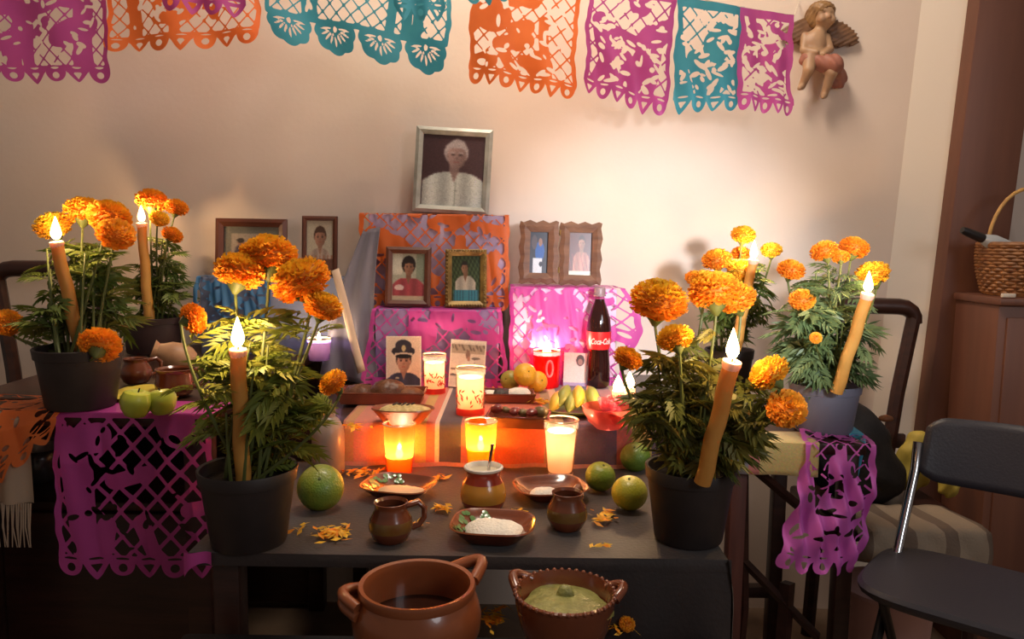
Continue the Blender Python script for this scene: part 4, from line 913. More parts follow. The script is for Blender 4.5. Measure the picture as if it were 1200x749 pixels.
# banana leaf plate with small plantains
p = stand(672, 489, ZS + .003, .03)
pt = thing('leaf_plate', 'green leaf plate under the small plantains beside the rose bowl', 'plate', p)
MB().add(lathe([(0, 0), (.042, 0), (.066, .010), (.070, .014), (.068, .015), (.040, .004), (0, .004)], 30, squarish(2.2, .8))).build('plate_body', mat('olive_leaf', (128, 126, 58), .5, noise=18, c2=(98, 104, 44)), pt)
rnd = random.Random(4)
for k in range(6):
    o = MB().add(tube(bez((-.034, 0, .004), (0, -.008, .010), (.036, 0, .002), 9), [.003, .009, .013, .015, .015, .0138, .011, .007, .003], 9)).build('plantain', mat('plantain_skin', (146, 146, 70), .45, noise=20, c2=(120, 128, 58)) if k % 3 else mat('ripe_plantain', (206, 168, 60), .45), None)
    o.location = p + Vector((-.036 + .0145 * k, .006 * math.sin(k * 2.1), .026 + .010 * (k % 2))); o.rotation_euler = (math.radians(-14), math.radians(-30), math.radians(62 + 7 * k))
    tag(o, ('ripe yellow plantain at the outer end of the leaf plate beside the lemons', 'green plantain lying next to the outermost ripe yellow one', 'green plantain lying just before the middle ripe yellow one', 'ripe yellow plantain lying between green ones on the leaf plate', 'green plantain lying just after the middle ripe yellow one', 'green plantain at the end of the leaf plate beside the rose bowl')[k], 'plantain', 'plantains on the leaf plate')
# rose bowl
p = stand(712, 506, ZS + .003, .032)
t = thing('rose_bowl', 'pink glass bowl holding pink roses and small candles beside the plantains', 'bowl', p)
MB().add(lathe([(0, 0), (.024, 0), (.040, .014), (.050, .034), (.053, .044), (.051, .045), (.047, .034), (.036, .016), (0, .008)], 32)).build('bowl_body', glass('pink_bowl_glass', (255, 190, 180), .5, .1, (250, 160, 150)), t)
ROSE = mat('pink_rose', (240, 120, 136), .55, noise=30, c2=(226, 92, 112), transl=.3)
def rose(parent, loc, r, tilt):
    m = MB()
    for k in range(16):
        a = k * 2.4; q = k / 16; rr = r * (.12 + .85 * q)
        def pet(u, v):
            th = a + (u - .5) * 1.9; ro = rr * (.75 + .35 * v + .15 * v * v * q); return (ro * math.cos(th), ro * math.sin(th), r * (.9 - .55 * q) * (v - .2) + r * .1 + .08 * r * math.sin(u * 3.14))
        m.add(grid(6, 4, pet))
    o = m.build('rose', ROSE, parent, angle=180); o.location = loc; o.rotation_euler = (math.radians(tilt), 0, 1.0)
rose(t, (-.006, -.022, .040), .027, 32); rose(t, (.022, .010, .046), .024, 10)
for k, (a, b, c_) in enumerate(((.022, .022, .072), (.044, .016, .080))):
    MB().add(lathe([(0, -.022), (.011, -.022), (.012, 0), (.009, .001), (0, -.002)], 16), T(a, b, c_)).build('small_candle', WAXWHITE, t); flame_part(t, (a, b, c_ - .001), .034, .38, r=.0105)
# ------------------------------------------------------------------ fruit
def citrus(label, px, py, z, r, c, c2, group, sz=.94, stem=True, name='mandarin', dy=0.0, tilt=(0, 0)):
    p = stand(px, py, z, r * .45); p.z += r * sz * .985; p.y += dy
    m = mat('skin_' + name + '_%d_%d' % (c[0], c[1]), c, .38, noise=16, c2=c2, bump=(300, .35), coat=.15)
    t = thing(name, label, 'fruit', (p.x, p.y, p.z - r * sz * .985), group=group)
    pr = [(0, -r * sz * .97)] + [(r * math.sin(math.pi * i / 14), -r * sz * math.cos(math.pi * i / 14)) for i in range(1, 13)] + [(r * .12, r * sz * .955), (0, r * sz * .93)]
    o = MB().add(lathe(pr, 28), R('X', tilt[0]) @ R('Y', tilt[1])).build('peel', m, t); o.location.z = r * sz * .985
    if stem:
        o2 = MB().add(lathe([(0, 0), (r * .085, .0), (r * .07, .002), (0, .0025)], 5), R('X', tilt[0]) @ R('Y', tilt[1]) @ T(0, 0, r * sz * .93)).build('stem_button', mat('green_brown_stem', (84, 96, 46), .7), t); o2.location.z = r * sz * .985
    return t
citrus('large green orange fruit lying beside the black pot on the table cover', 376, 600, ZT + .003, .040, (150, 146, 48), (98, 132, 44), None, name='orange', tilt=(48, 8))
citrus('green yellow mandarin resting between the sugar dish and the other mandarins', 703, 577, ZT + .003, .0285, (162, 158, 44), (118, 148, 46), 'green mandarins by the right pot', tilt=(20, 10))
citrus('yellow green mandarin touching the right black pot at the front of its trio', 737, 600, ZT + .003, .0315, (184, 172, 40), (160, 160, 40), 'green mandarins by the right pot', tilt=(15, -5))
citrus('greenest mandarin resting at the back of its trio behind the right black pot', 744, 554, ZT + .003, .0310, (120, 142, 46), (98, 132, 46), 'green mandarins by the right pot', tilt=(30, -10))
citrus('round yellow lemon resting on top of two others before the red candle', 615, 452, ZS + .024, .0290, (232, 178, 44), (214, 156, 36), 'lemons before the magenta box', name='lemon', dy=-.012, tilt=(60, 20))
citrus('yellow lemon with an orange tinge lying before the red candle', 629, 460, ZS + .003, .0270, (236, 180, 48), (222, 160, 38), 'lemons before the magenta box', name='lemon', tilt=(70, 30))
citrus('green lemon lying beside the yellow lemons before the magenta paper', 598, 458, ZS + .003, .0260, (168, 158, 60), (140, 140, 54), 'lemons before the magenta box', name='lemon', tilt=(70, -30))
APPLE = mat('green_apple', (190, 196, 70), .32, noise=14, c2=(168, 180, 58), coat=.2)
def apple(label, px, py, r, dy=0):
    p = stand(px, py, ZL + .004, r * .5); p.y += dy; t = thing('green_apple', label, 'apple', p, (.1, .1, px), 'green apples on the magenta paper')
    pr = [(0, .006), (.35, .0), (.62, .10), (.88, .5), (1.0, .95), (.97, 1.3), (.80, 1.62), (.5, 1.74), (.25, 1.68), (.08, 1.5), (0, 1.42)]
    MB().add(lathe([(a * r, b * r) for a, b in pr], 26, lambda a: 1 + .02 * math.cos(5 * a))).build('skin', APPLE, t)
    MB().add(tube([(0, 0, 1.42 * r), (.1 * r, 0, 1.9 * r)], .0015, 6)).build('stalk', WICK, t)
apple('green apple next to the black pot on the magenta paper', 158, 491, .0265); apple('green apple lying between its neighbour and the front marigold', 192, 488, .0250)
# ------------------------------------------------------------------ mugs and jars
def mug(label, px, py, z, r, h, m, ang=0.0, neck=.72, scale=1.0, bands=None, group='clay mugs', name='clay_mug'):
    p = stand(px, py, z, r * .7); t = thing(name, label, 'mug', p, (0, 0, math.radians(ang)), group)
    pr = [(0, 0), (r * .66, 0), (r * .78, h * .06), (r * .97, h * .28), (r, h * .42), (r * .93, h * .60), (r * neck * 1.02, h * .82), (r * neck, h * .90), (r * neck * 1.08, h), (r * neck * 1.03, h * 1.01), (r * neck * .92, h * .93), (r * .86, h * .5), (r * .6, h * .12), (0, h * .10)]
    MB().add(lathe(pr, 32)).build('body', m, t)
    MB().add(tube([(r * neck * .98, 0, h * .88), (r * 1.25, 0, h * .96), (r * 1.52, 0, h * .80), (r * 1.52, 0, h * .55), (r * 1.28, 0, h * .36), (r * .95, 0, h * .30)], [r * .14, r * .15, r * .14, r * .13, r * .13, r * .15], 10, flat=1.2)).build('handle', m, t)
    MB().add(lathe([(0, h * .78), (r * neck * .9, h * .78)], 24)).build('drink', mat('dark_drink', (44, 24, 18), .1), t)
    if bands: MB().add(lathe([(r * .985, h * .30), (r * 1.012, h * .42), (r * .955, h * .58)], 32)).build('glaze_band', bands, t)
    return t
OLIVE = mat('olive_glaze', (132, 98, 44), .25, coat=.4, noise=30, c2=(110, 70, 36))
mug('dark brown clay mug with its handle beside the salt dish', 458, 640, ZT + .003, .034, .061, CLAYDARK, 12, bands=OLIVE); mug('brown clay mug with pale streaks in front of the sugar dish', 664, 625, ZT + .003, .033, .060, CLAYDARK, 60, bands=OLIVE)
mug('small clay mug standing behind the apples next to the black pot', 160, 451, ZL + .004, .0315, .052, CLAYDARK, 30); mug('wide clay mug standing behind the apples next to the front marigold', 206, 466, ZL + .004, .0375, .052, CLAYDARK, 15, neck=.9)
# banded jar
p = stand(566, 603, ZT + .003, .030); t = thing('banded_jar', 'clay jar with a yellow band and white rim behind the salt dish', 'jar', p)
h, r = .072, .040
pr = [(0, 0, 0), (r * .72, 0, 0), (r * .86, h * .08, 0), (r * .98, h * .24, 0), (r * 1.0, h * .36, 1), (r * .97, h * .52, 1), (r * .86, h * .68, 1), (r * .74, h * .80, 2), (r * .72, h * .90, 2), (r * .80, h * .98, 2)]
v, f_ = lathe([(a, b) for a, b, _ in pr], 36); bc = [lin((150, 62, 36)), lin((204, 140, 52)), lin((170, 60, 38))]; cs = []
for k in range(len(pr) - 1): cs += [bc[pr[k + 1][2]]] * 36
MB().add((v, f_), c=cs).build('body', mat('jar_glaze', (255, 255, 255), .25, vcol=True, coat=.4), t)
MB().add(lathe([(r * .79, h * .97), (r * .85, h * 1.0), (r * .85, h * 1.04), (r * .78, h * 1.06), (r * .70, h * 1.0), (r * .68, h * .9)], 36)).build('rim', mat('white_enamel', (232, 222, 208), .25), t)
MB().add(lathe([(0, h * .93), (r * .70, h * .93)], 28)).build('drink', mat('pale_atole', (206, 196, 170), .4), t)
sp = thing('spoon', 'metal spoon handle standing in the banded jar', 'spoon', p + Vector((.006, 0, h * .94)))
MB().add(tube([(0, 0, -.03), (.004, 0, .012), (.009, .002, .046)], [.005, .0045, .0055], 8, flat=.6)).build('handle', CHROME, sp)
MB().add(sphere(.010, 12, 7, 1.4), T(-.002, 0, -.038) @ S(1, .35, 1)).build('bowl', CHROME, sp)
# frosted bottle behind the green orange
p = stand(385, 557, ZT + .003, .026); t = thing('frosted_bottle', 'frosted grey plastic bottle standing behind the green orange fruit', 'bottle', p)
MB().add(lathe([(0, 0), (.029, 0), (.032, .004), (.032, .075), (.030, .09), (.022, .105), (.014, .112), (.0135, .122), (.012, .122)], 30)).build('body', mat('frosted_plastic', (184, 172, 160), .3, transl=.45), t)
MB().add(lathe([(0, .130), (.013, .130), (.0148, .128), (.0148, .114), (.0135, .113)], 24)).build('cap', mat('grey_cap', (150, 144, 138), .5), t)
# cola bottle
p = stand(700, 456, ZS + .003, .028); t = thing('cola_bottle', 'plastic cola bottle with red label in front of the magenta box', 'bottle', p)
H = .245; R0 = .0315
COLA = mat('cola', (42, 16, 14), .08, coat=.6)
MB().add(lathe([(0, 0), (R0 * .75, 0), (R0 * .97, .008), (R0, .022), (R0 * .96, .06), (R0 * .86, .10), (R0 * .98, .122), (R0 * 1.0, .152), (R0 * .90, .178), (R0 * .66, .203), (R0 * .44, .220), (R0 * .40, .226)], 32)).build('bottle_body', COLA, t)
MB().add(lathe([(R0 * .41, .226), (R0 * .38, .240), (R0 * .36, .246)], 20)).build('neck', CLEAR, t)
MB().add(lathe([(0, H + .012), (R0 * .42, H + .012), (R0 * .46, H + .009), (R0 * .46, H - .006), (R0 * .52, H - .007), (R0 * .52, H - .010), (R0 * .36, H - .010)], 24)).build('cap', mat('grey_red_cap', (150, 120, 122), .4), t)
zl0, zl1 = .100, .146
MB().add(lathe([(R0 * .90, zl0), (R0 * 1.01, zl0 + .022), (R0 * 1.02, zl1)], 36)).build('label_band', mat('red_label', (216, 40, 44), .35), t)
cu = bpy.data.curves.new('label_text', 'FONT'); cu.body = 'Coca-Cola'; cu.size = .021; cu.shear = .35; cu.align_x = 'CENTER'; cu.offset = .0004; cu.resolution_u = 3
to = bpy.data.objects.new('label_text', cu); col.objects.link(to); bpy.context.view_layer.update()
tm = bpy.data.meshes.new_from_object(to.evaluated_get(bpy.context.evaluated_depsgraph_get())); bpy.data.objects.remove(to)
bm = bmesh.new(); bm.from_mesh(tm); bmesh.ops.triangulate(bm, faces=bm.faces[:]); bmesh.ops.subdivide_edges(bm, edges=[e for e in bm.edges if e.calc_length() > .003], cuts=2)
for v_ in bm.verts:
    x, zz = v_.co.x * .62, v_.co.y; rr = R0 * (.965 + .05 * (zz / .02)) + .0012; a = x / rr + .1
    v_.co = Vector((rr * math.sin(a), -rr * math.cos(a), zl0 + .015 + zz))
bm.to_mesh(tm); bm.free(); tm.name = 'label_text'
tx = link('label_text', tm, None, t); tm.materials.clear(); tm.materials.append(mat('white_ink', (250, 226, 220), .5))
for q in tm.polygons: q.material_index = 0
# ------------------------------------------------------------------ cooking pots on the low bench
def arc_handle(r, z, w, out, up, rad, n=12):
    return tube([(r * .97 + out * math.sin(math.pi * k / (n - 1)), w * (k / (n - 1) - .5) * 2, z + up * math.sin(math.pi * k / (n - 1))) for k in range(n)], rad, 10)
p = on(487, 690, .63); p.z = ZB; p.y += .0
t = thing('clay_pot', 'large round orange clay cooking pot with two loop handles on the low bench', 'cooking pot', (p.x, y(.985), ZB))
r, h = .083, .116
MB().add(lathe([(0, 0), (r * .62, 0), (r * .82, h * .12), (r * 1.02, h * .45), (r * 1.04, h * .62), (r * .98, h * .80), (r * .92, h * .88), (r * .95, h * .96), (r * .93, h * 1.0), (r * .86, h * .99), (r * .83, h * .90), (r * .90, h * .62), (r * .85, h * .3), (0, h * .2)], 44)).build('body', CLAY, t)
MB().add(lathe([(0, h * .55), (r * .90, h * .55)], 36)).build('broth', mat('dark_broth', (50, 26, 18), .08), t)
o = MB().add(arc_handle(r * .94, h * .90, .026, .034, .012, .0085)).build('handle', CLAY, t); o.rotation_euler.z = math.radians(42)
for dz in (0, -.012):
    o = MB().add(arc_handle(r * .96, h * .86 + dz, .030, .020, .008, .0075)).build('handle', CLAY, t); o.rotation_euler.z = math.radians(190)
p2 = on(661, 690, .61)
t = thing('clay_bowl', 'brown clay bowl with crimped rim and green mole on the low bench', 'cooking pot', (p2.x, y(1.0), ZB))
r, h = .069, .099
MB().add(lathe([(0, 0), (r * .45, 0), (r * .62, h * .10), (r * .88, h * .55), (r * .98, h * .86), (r * 1.0, h * 1.0), (r * .95, h * 1.02), (r * .90, h * .9), (r * .75, h * .5), (0, h * .2)], 44)).build('body', CLAYDARK, t)
cr = MB()
for k in range(40): a = 6.283 * k / 40; cr.add(sphere(.0036, 8, 6), T(r * .985 * math.cos(a), r * .985 * math.sin(a), h * 1.0))
cr.build('crimped_rim', CLAYDARK, t)
heap(t, r * .88, .008, MOLEGREEN, h * .80, 'green_mole', asp=1.0, n=2.0, seed=11); heap(t, .012, .014, MOLEGREEN, h * .87, 'mole_lump', asp=.8, n=2.4, seed=12, off=(.002, .018))
for a in (148, 8):
    o = MB().add(arc_handle(r * .96, h * .94, .020, .017, .010, .0070)).build('handle', CLAYDARK, t); o.rotation_euler.z = math.radians(a)
# ------------------------------------------------------------------ scattered petals
def petals(label, px, py, z, w, dpt, n, seed, tones=((255, 200, 50), (250, 160, 36), (230, 180, 56))):
    c = on(px, py, z + .001); rnd = random.Random(seed); m = MB()
    for k in range(int(n * 1.4)):
        a = rnd.uniform(0, 360); l, b = rnd.uniform(.007, .013), rnd.uniform(.0024, .0044); q = rnd.gauss(0, .4), rnd.gauss(0, .4)
        m.add(([(-l, 0, 0), (0, b, .001), (l, 0, .002), (0, -b, .001)], [(0, 1, 2), (0, 2, 3)]), T(q[0] * w / 2, q[1] * dpt / 2, .0016 + .004 * rnd.random() * (n > 14)) @ R('Z', a) @ R('X', rnd.uniform(-35, 35)) @ R('Y', rnd.uniform(-18, 10)), c=lin(rnd.choice(tones)))
    o = m.build('marigold_petals', PETAL, None, smooth=False, kind='stuff'); o.location = c; tag(o, label, 'petals', 'scattered marigold petals')
for a in (('heap of loose marigold petals in front of the green orange fruit', 391, 627, ZT + .003, .075, .075, 46, 1), ('loose marigold petals lying beside the green orange fruit towards the amber tumbler', 425, 556, ZT + .003, .10, .07, 34, 2),
          ('small tuft of marigold petals between the dark mug and the banded jar', 519, 598, ZT + .003, .045, .03, 22, 3), ('few marigold petals right beside the handle of the dark mug', 492, 616, ZT + .003, .03, .03, 10, 4), ('small tuft of marigold petals between the banded jar and the streaked mug', 607, 603, ZT + .003, .035, .03, 16, 5),
          ('heap of loose marigold petals beside the streaked mug', 706, 608, ZT + .003, .05, .07, 30, 6), ('few marigold petals at the table edge below the streaked mug', 705, 641, ZT + .003, .04, .015, 5, 7), ('loose petals between the coral cloth and the white wax tumbler', 626, 543, ZT + .003, .05, .02, 10, 8),
          ('few petals lying beside the front black pot at the table edge', 348, 622, ZT + .003, .03, .06, 6, 9), ('loose marigold petals on the low bench between the two cooking pots', 578, 726, ZB + .001, .05, .09, 34, 10), ('few loose petals on the table cover before the amber tumbler', 510, 560, ZT + .003, .08, .05, 10, 13),
          ('loose marigold petals on the low bench beside the green mole bowl', 728, 735, ZB + .001, .05, .05, 20, 11), ('loose marigold petals lying on the striped cloth beside the stewed fruit tray', 636, 472, ZS + .003, .06, .05, 34, 12), ('loose petals on the striped cloth beside the rice dish', 415, 502, ZS + .003, .05, .05, 24, 14)): petals(*a)
o = link('loose_bloom', FL['o'][0], None); o.location = on(735, 731, ZB + .012); o.scale = (.012,) * 3; o.rotation_euler = (.9, .3, 0); tag(o, 'small orange marigold bloom lying beside the green mole bowl', 'flower')

# ------------------------------------------------------------------ paper and cloth on the side tables
def over_edge(px0, px1, z, d_edge, back, fall, flare=(0, 0), wave=.005, seed=0, px_d=None, cutx=None):
    x0, x1 = (px0 - 600) / FPX * d_edge, (px1 - 600) / FPX * d_edge; Lh = back + fall
    def f(u, v):
        s = v * Lh; k = max(0.0, 1 - s / fall); x = x0 - flare[0] * k + (x1 + flare[1] * k - x0 + flare[0] * k) * u
        w = wave * (math.sin(u * 11 + seed) + .5 * math.sin(u * 27 + v * 8 + seed * 2))
        if s < fall:
            return (x, y(d_edge - .006 - (abs(w) + .010) * min(1, k * 3)), z + .003 - (fall - s))
        return (x, y(d_edge - .006 + (s - fall)), z + .003 + .0004 * w / wave)
    return f, x1 - x0, Lh
f, w, Lh = over_edge(58, 246, ZL, 1.33, .10, .268, seed=3)
papel('paper_cover', PINKP, 'cut', w, Lh, f, 'magenta cut paper with diamond lattice hanging from the left side table', 'paper cover', seed=104, n=120, density=2.0, solid=.11, teeth=6, p=.030, bar=.0066, group='paper covers on the side tables')
def orange_left(u, v):
    x0, x1 = (-70 - 600) / FPX * 1.33, (66 - 600) / FPX * 1.33; back = .13; fall = .165 * (1 - u) + .02; Lh = back + fall; s = v * Lh; k = max(0, 1 - s / fall)
    x = x0 + (x1 - x0) * u; w = .006 * math.sin(u * 14 + v * 3)
    if s < fall: return (x, y(1.322 - (abs(w) + .012) * min(1, k * 3)), ZL + .004 - (fall - s))
    return (x, y(1.322 + s - fall), ZL + .004 + .012 * max(0, math.sin((s - fall) / back * 3.1)) * (.5 + .5 * math.sin(u * 9)))
papel('paper_cover', ORANGEP, 'cut', .20, .28, orange_left, 'orange cut paper hanging at an angle from the left side table', 'paper cover', seed=113, n=80, density=3.0, teeth=5, group='paper covers on the side tables')
# fringed shawl below the orange paper
fx0, fx1 = (-60 - 600) / FPX * 1.30, (16 - 600) / FPX * 1.30
t = thing('fringed_shawl', 'beige fringed shawl hanging below the orange paper at the left side table', 'shawl', (0, 0, 0)); SH = mat('beige_wool', (170, 146, 124), .8)
zf = at(8, 594, 1.30).z
MB().add(grid(20, 14, lambda u, v: (fx0 + (fx1 - fx0) * u, y(1.316 - .008 * math.sin(u * 12) * (1 - v)) if v < .98 else y(1.326), zf + (ZL + .002 - zf) * v))).build('weave', SH, t)
fr = MB()
for k in range(26):
    x = fx0 + (fx1 - fx0) * (k + .5) / 26; fr.add(tube([(x, y(1.314), zf + .002), (x + .003 * math.sin(k * 3), y(1.310), zf - .04), (x + .004 * math.sin(k * 5), y(1.311), zf - .078)], [.0016, .0014, .0008], 5))
fr.build('fringe', SH, t, kind='stuff')
# steel jar on the shelf
p = stand(48, 566, .55, .03); t = thing('steel_jar', 'dark jar with steel lid on the shelf under the left side table', 'jar', p)
MB().add(lathe([(0, 0), (.036, 0), (.042, .01), (.042, .05), (.036, .066), (.032, .07)], 28)).build('body', mat('dark_jar', (56, 52, 52), .25, coat=.5), t); MB().add(lathe([(.034, .066), (.036, .07), (.036, .088), (.030, .094), (0, .096)], 28)).build('lid', mat('steel_lid', (150, 150, 152), .3, metal=.7), t)
# yellow napkin under the apples, clay skull
p = on(150, 470, ZL + .003)
def nap(u, v): return (p.x - .05 + .13 * u, p.y - .02 + .12 * v, ZL + .0045 + .006 * abs(math.sin(u * 5 + v * 3)) + .012 * max(0, v - .6))
o = thick(MB().add(grid(16, 14, nap)).build('yellow_napkin', mat('yellow_cotton', (214, 190, 66), .8)), .001); tag(rebase(o), 'crumpled yellow napkin behind the green apples', 'napkin')
p = stand(196, 436, ZL + .004, .02); jg = thing('tipped_jug', 'small tan clay jug lying on its side behind the two clay mugs', 'jug', p + Vector((.02, 0, .033)), (math.radians(20), math.radians(-68), 0))
TAN = mat('tan_clay', (190, 146, 106), .5, noise=30, c2=(166, 120, 86))
MB().add(lathe([(0, -.042), (.020, -.042), (.030, -.028), (.0335, -.006), (.030, .016), (.021, .032), (.018, .040), (.023, .050), (.020, .050), (.015, .040), (.019, .03), (.026, .01), (0, -.03)], 30)).build('body', TAN, jg)
MB().add(tube([(0, .019, .038), (0, .036, .034), (0, .042, .016), (0, .031, .002)], .0055, 8)).build('handle', TAN, jg)
# magenta scrap at the table corner
a0 = on(238, 660, ZT + .004); 
def scrap(u, v):
    x = -.477 + .040 * u; return (x, y(1.084 - .004 * math.sin(u * 6)), ZT + .006 - (.010 + .028 * (1 - u) ** 3) * (1 - v) - .010 * u * (1 - v))
o = MB().add(grid(12, 4, scrap)).build('paper_scrap', PINKP); tag(rebase(o), 'small magenta paper scrap hanging at the table edge below the front marigold', 'paper scrap')
# right: crumpled magenta paper, blue paper, yellow napkin
xr0, xr1 = (950 - 600) / FPX * 1.54, (1034 - 600) / FPX * 1.54
def crump(u, v):
    back, fall = .10, .235; s = v * (back + fall); k = max(0, 1 - s / fall)
    n1 = math.sin(u * 9 + v * 11) * math.sin(u * 17 - v * 7) + .6 * math.sin(u * 31 + v * 23); x = xr0 + (xr1 - xr0) * (u * (1 + .08 * k) - .10 * k * (1 - u)) + .004 * n1 * k - .030 * k * k
    if s < fall: return (x, y(1.535 - .012 - .010 * n1 * min(1, 3 * k) - .026 * k * math.sin(min(1, u) * 3.1)), ZR + .004 - (fall - s) + .005 * n1 * k)
    return (x + .02 * (s - fall) / back, y(1.523 + s - fall), ZR + .004 + .010 * max(0, math.sin(u * 3 + 1)) * ((s - fall) / back))
papel('paper_cover', LILACP, 'cut', .15, .33, crump, 'crumpled magenta cut paper hanging from the stool table by the wooden chair', 'paper cover', seed=124, n=90, density=3.0, teeth=5, group='paper covers on the side tables')
def bluef(u, v):
    back, fall = .12, .17; s = v * (back + fall); x = .728 + .030 * u - .012 * (1 - v)
    if s < fall: return (x, y(1.60 - .012 * math.sin(u * 4 + v * 6)), ZR + .006 - (fall - s))
    return (x - .03 * (s - fall) / back, y(1.60 + (s - fall)), ZR + .006 + .01 * math.sin((s - fall) / back * 3))
o = thick(MB().add(grid(8, 20, bluef)).build('blue_paper_strip', mat('sky_blue_paper', (96, 190, 220), .5, transl=.3)), .0008); tag(rebase(o), 'sky blue paper strip hanging behind the crumpled magenta paper', 'paper strip')
def ycol(u): return lin((232, 204, 132) if u > .30 or u < .04 else ((150, 140, 148) if u < .16 else (216, 132, 124)))
m = MB(); nx = 30; vs_, fs = grid(nx, 16, lambda u, v: ((868 - 600) / FPX * 1.54 + .172 * u, y(1.533 - .004 * math.sin(u * 9) * (1 - v) + max(0, (v - .45)) * .16), ZR + .005 - max(0, .45 - v) * .148 - .012 * u * max(0, .45 - v)))
m.add((vs_, fs), c=[ycol((i % nx + .5) / nx) for i in range(len(fs))]); o = thick(m.build('pale_yellow_napkin', CLOTHV, angle=60), .0012); tag(rebase(o), 'pale yellow napkin with grey and pink stripes on the stool table edge', 'napkin')
o = MB().add(sphere(.011, 14, 8, .7), S(1.5, 1, 1)).build('bread_roll', BREAD); o.location = on(1002, 477, ZR + .02); o.location.y = y(1.66); o.location.z = ZR + .028; tag(o, 'small tan bread roll behind the grey pot on the crumpled paper', 'bread')

# ------------------------------------------------------------------ chairs
def wood_chair(label, x0, x1, db, ztop, bag=True):
    zs = .44; c = thing('wooden_chair', label, 'chair', ((x0 + x1) / 2, y(db - .2), 0), group='dark wooden chairs'); w = (x1 - x0) / 2
    MB().add(boxv(-w, w, -.17, .16, zs - .03, zs, .010)).build('seat', DARKWOOD, c)
    for s in (-1, 1):
        MB().add(tube([(s * (w - .02), -.15, 0), (s * (w - .02), -.15, zs - .03)], [.014, .019], 8)).build('leg', DARKWOOD, c)
        MB().add(tube([(s * (w - .085), .19, 0), (s * (w - .09), .165, zs), (s * (w - .055), .185, (zs + ztop) / 2), (s * (w - .016), .20, ztop - .035)], .019, 8)).build('leg', DARKWOOD, c)
    rail = [(-w + .014, .20, ztop - .06), (-w + .016, .20, ztop - .042), (-w + .024, .20, ztop - .028), (-w + .040, .20, ztop - .018), (-w + .06, .20, ztop - .015), (0, .205, ztop - .014), (w - .06, .20, ztop - .015), (w - .040, .20, ztop - .018), (w - .024, .20, ztop - .028), (w - .016, .20, ztop - .042), (w - .014, .20, ztop - .06)]
    MB().add(tube(rail, [.019, .020, .021, .022, .022, .022, .022, .022, .021, .020, .019], 10)).build('top_rail', DARKWOOD, c)
    MB().add(boxv(-w + .03, w - .03, .17, .185, zs + .10, zs + .14, .005)).build('cross_rail', DARKWOOD, c)
    return c
zt1 = at(1040, 352, 2.08).z; zt2 = at(25, 308, 2.08).z
xr = at(1073, 380, 2.08).x; wood_chair('dark wooden chair with rounded back beside the grey marigold pot', .755, xr, 2.06, zt1)
xl = at(-4, 330, 2.08).x; wood_chair('dark wooden chair with a straight top rail behind the left marigold', xl, xl + .33, 2.06, zt2)
# black bag and yellow bags on the right chair
bagf = lambda X, Y, Z: smax(smax(fell(X, Y, Z, (0, 0, .11), (.105, .07, .12)), fell(X, Y, Z, (-.05, .0, .21), (.065, .05, .055)), .03), fell(X, Y, Z, (.05, -.01, .05), (.09, .07, .07)), .03) + .003 * np.sin(X * 60 + Z * 30) * np.sin(Z * 70)
o = MB().add(surfnet(bagf, (-.14, -.09, -.03), (.16, .09, .28), .008)).build('black_bag', BLACKCLOTH, angle=180); o.location = (.855, y(1.90), .458); tag(o, 'soft black bag lying on the seat of the wooden chair', 'bag')
def bagm(seed): return lambda X, Y, Z: smax(fell(X, Y, Z, (0, 0, .05), (.036, .026, .05)), fell(X, Y, Z, (.008, 0, .10), (.028, .018, .03)), .015) + .004 * np.sin(X * 120 + seed) * np.sin(Z * 100 + Y * 60)
YB = mat('yellow_cloth', (190, 168, 70), .7, noise=20, c2=(160, 138, 56))
for (a, d, zz, s, lb) in ((1072, 1.93, None, 1.25, 'crumpled yellow cloth bag squeezed between the black bag and the cupboard'), (1112, 1.86, .455, .75, 'small rolled yellow cloth behind the folding chair backrest')):
    o = MB().add(surfnet(bagm(a), (-.06, -.05, -.012), (.07, .05, .15), .005)).build('yellow_cloth_bag', YB, angle=180); o.scale = (s,) * 3
    q = at(a, 500 if zz is None else 565, d); o.location = (q.x, y(d), .455 if zz is None else .462); tag(o, lb, 'cloth bag', 'yellow cloths by the chairs')
# striped blanket on the chair, pink pail
BLK = mat('striped_blanket', (255, 255, 255), .85, vcol=True, bump=(200, .4)); 
def blank(u, v):
    x = .775 + .30 * u + .012 * math.sin(v * 5); w = .004 * math.sin(u * 14 + v * 5)
    if v > .5: return (x, y(1.678 + (v - .5) * .30), .449 + abs(w))
    return (x, y(1.676 - .006 - abs(w) * 1.5 - .02 * (.5 - v)), .447 - (.5 - v) * .17 * (.75 + .35 * u))
m = MB(); vs_, fs = grid(28, 16, blank); m.add((vs_, fs), c=[lin((150, 132, 112) if ((i % 28) // 3) % 3 else (112, 94, 80)) for i in range(len(fs))])
o = thick(m.build('striped_blanket', BLK, angle=80), .006); tag(rebase(o), 'beige striped blanket folded over the seat behind the folding chair', 'blanket')
p = on(1045, 760, .10); t = thing('pink_pail', 'pale pink plastic pail on the floor under the folding chair', 'pail', (.915, y(1.78), 0))
MB().add(lathe([(0, 0), (.085, 0), (.09, .01), (.105, .26), (.11, .262), (.108, .27), (.10, .262), (.085, .02), (0, .015)], 32)).build('pail_body', mat('pink_plastic', (206, 160, 150), .45), t)
MB().add(tube([(-.108, 0, .25)] + [(-.108 * math.cos(a_ * .31416), -.108 * math.sin(a_ * .31416) * .6, .25 - .05 * math.sin(a_ * .31416)) for a_ in range(1, 10)] + [(.108, 0, .25)], .003, 6)).build('bail_handle', CHROME, t)
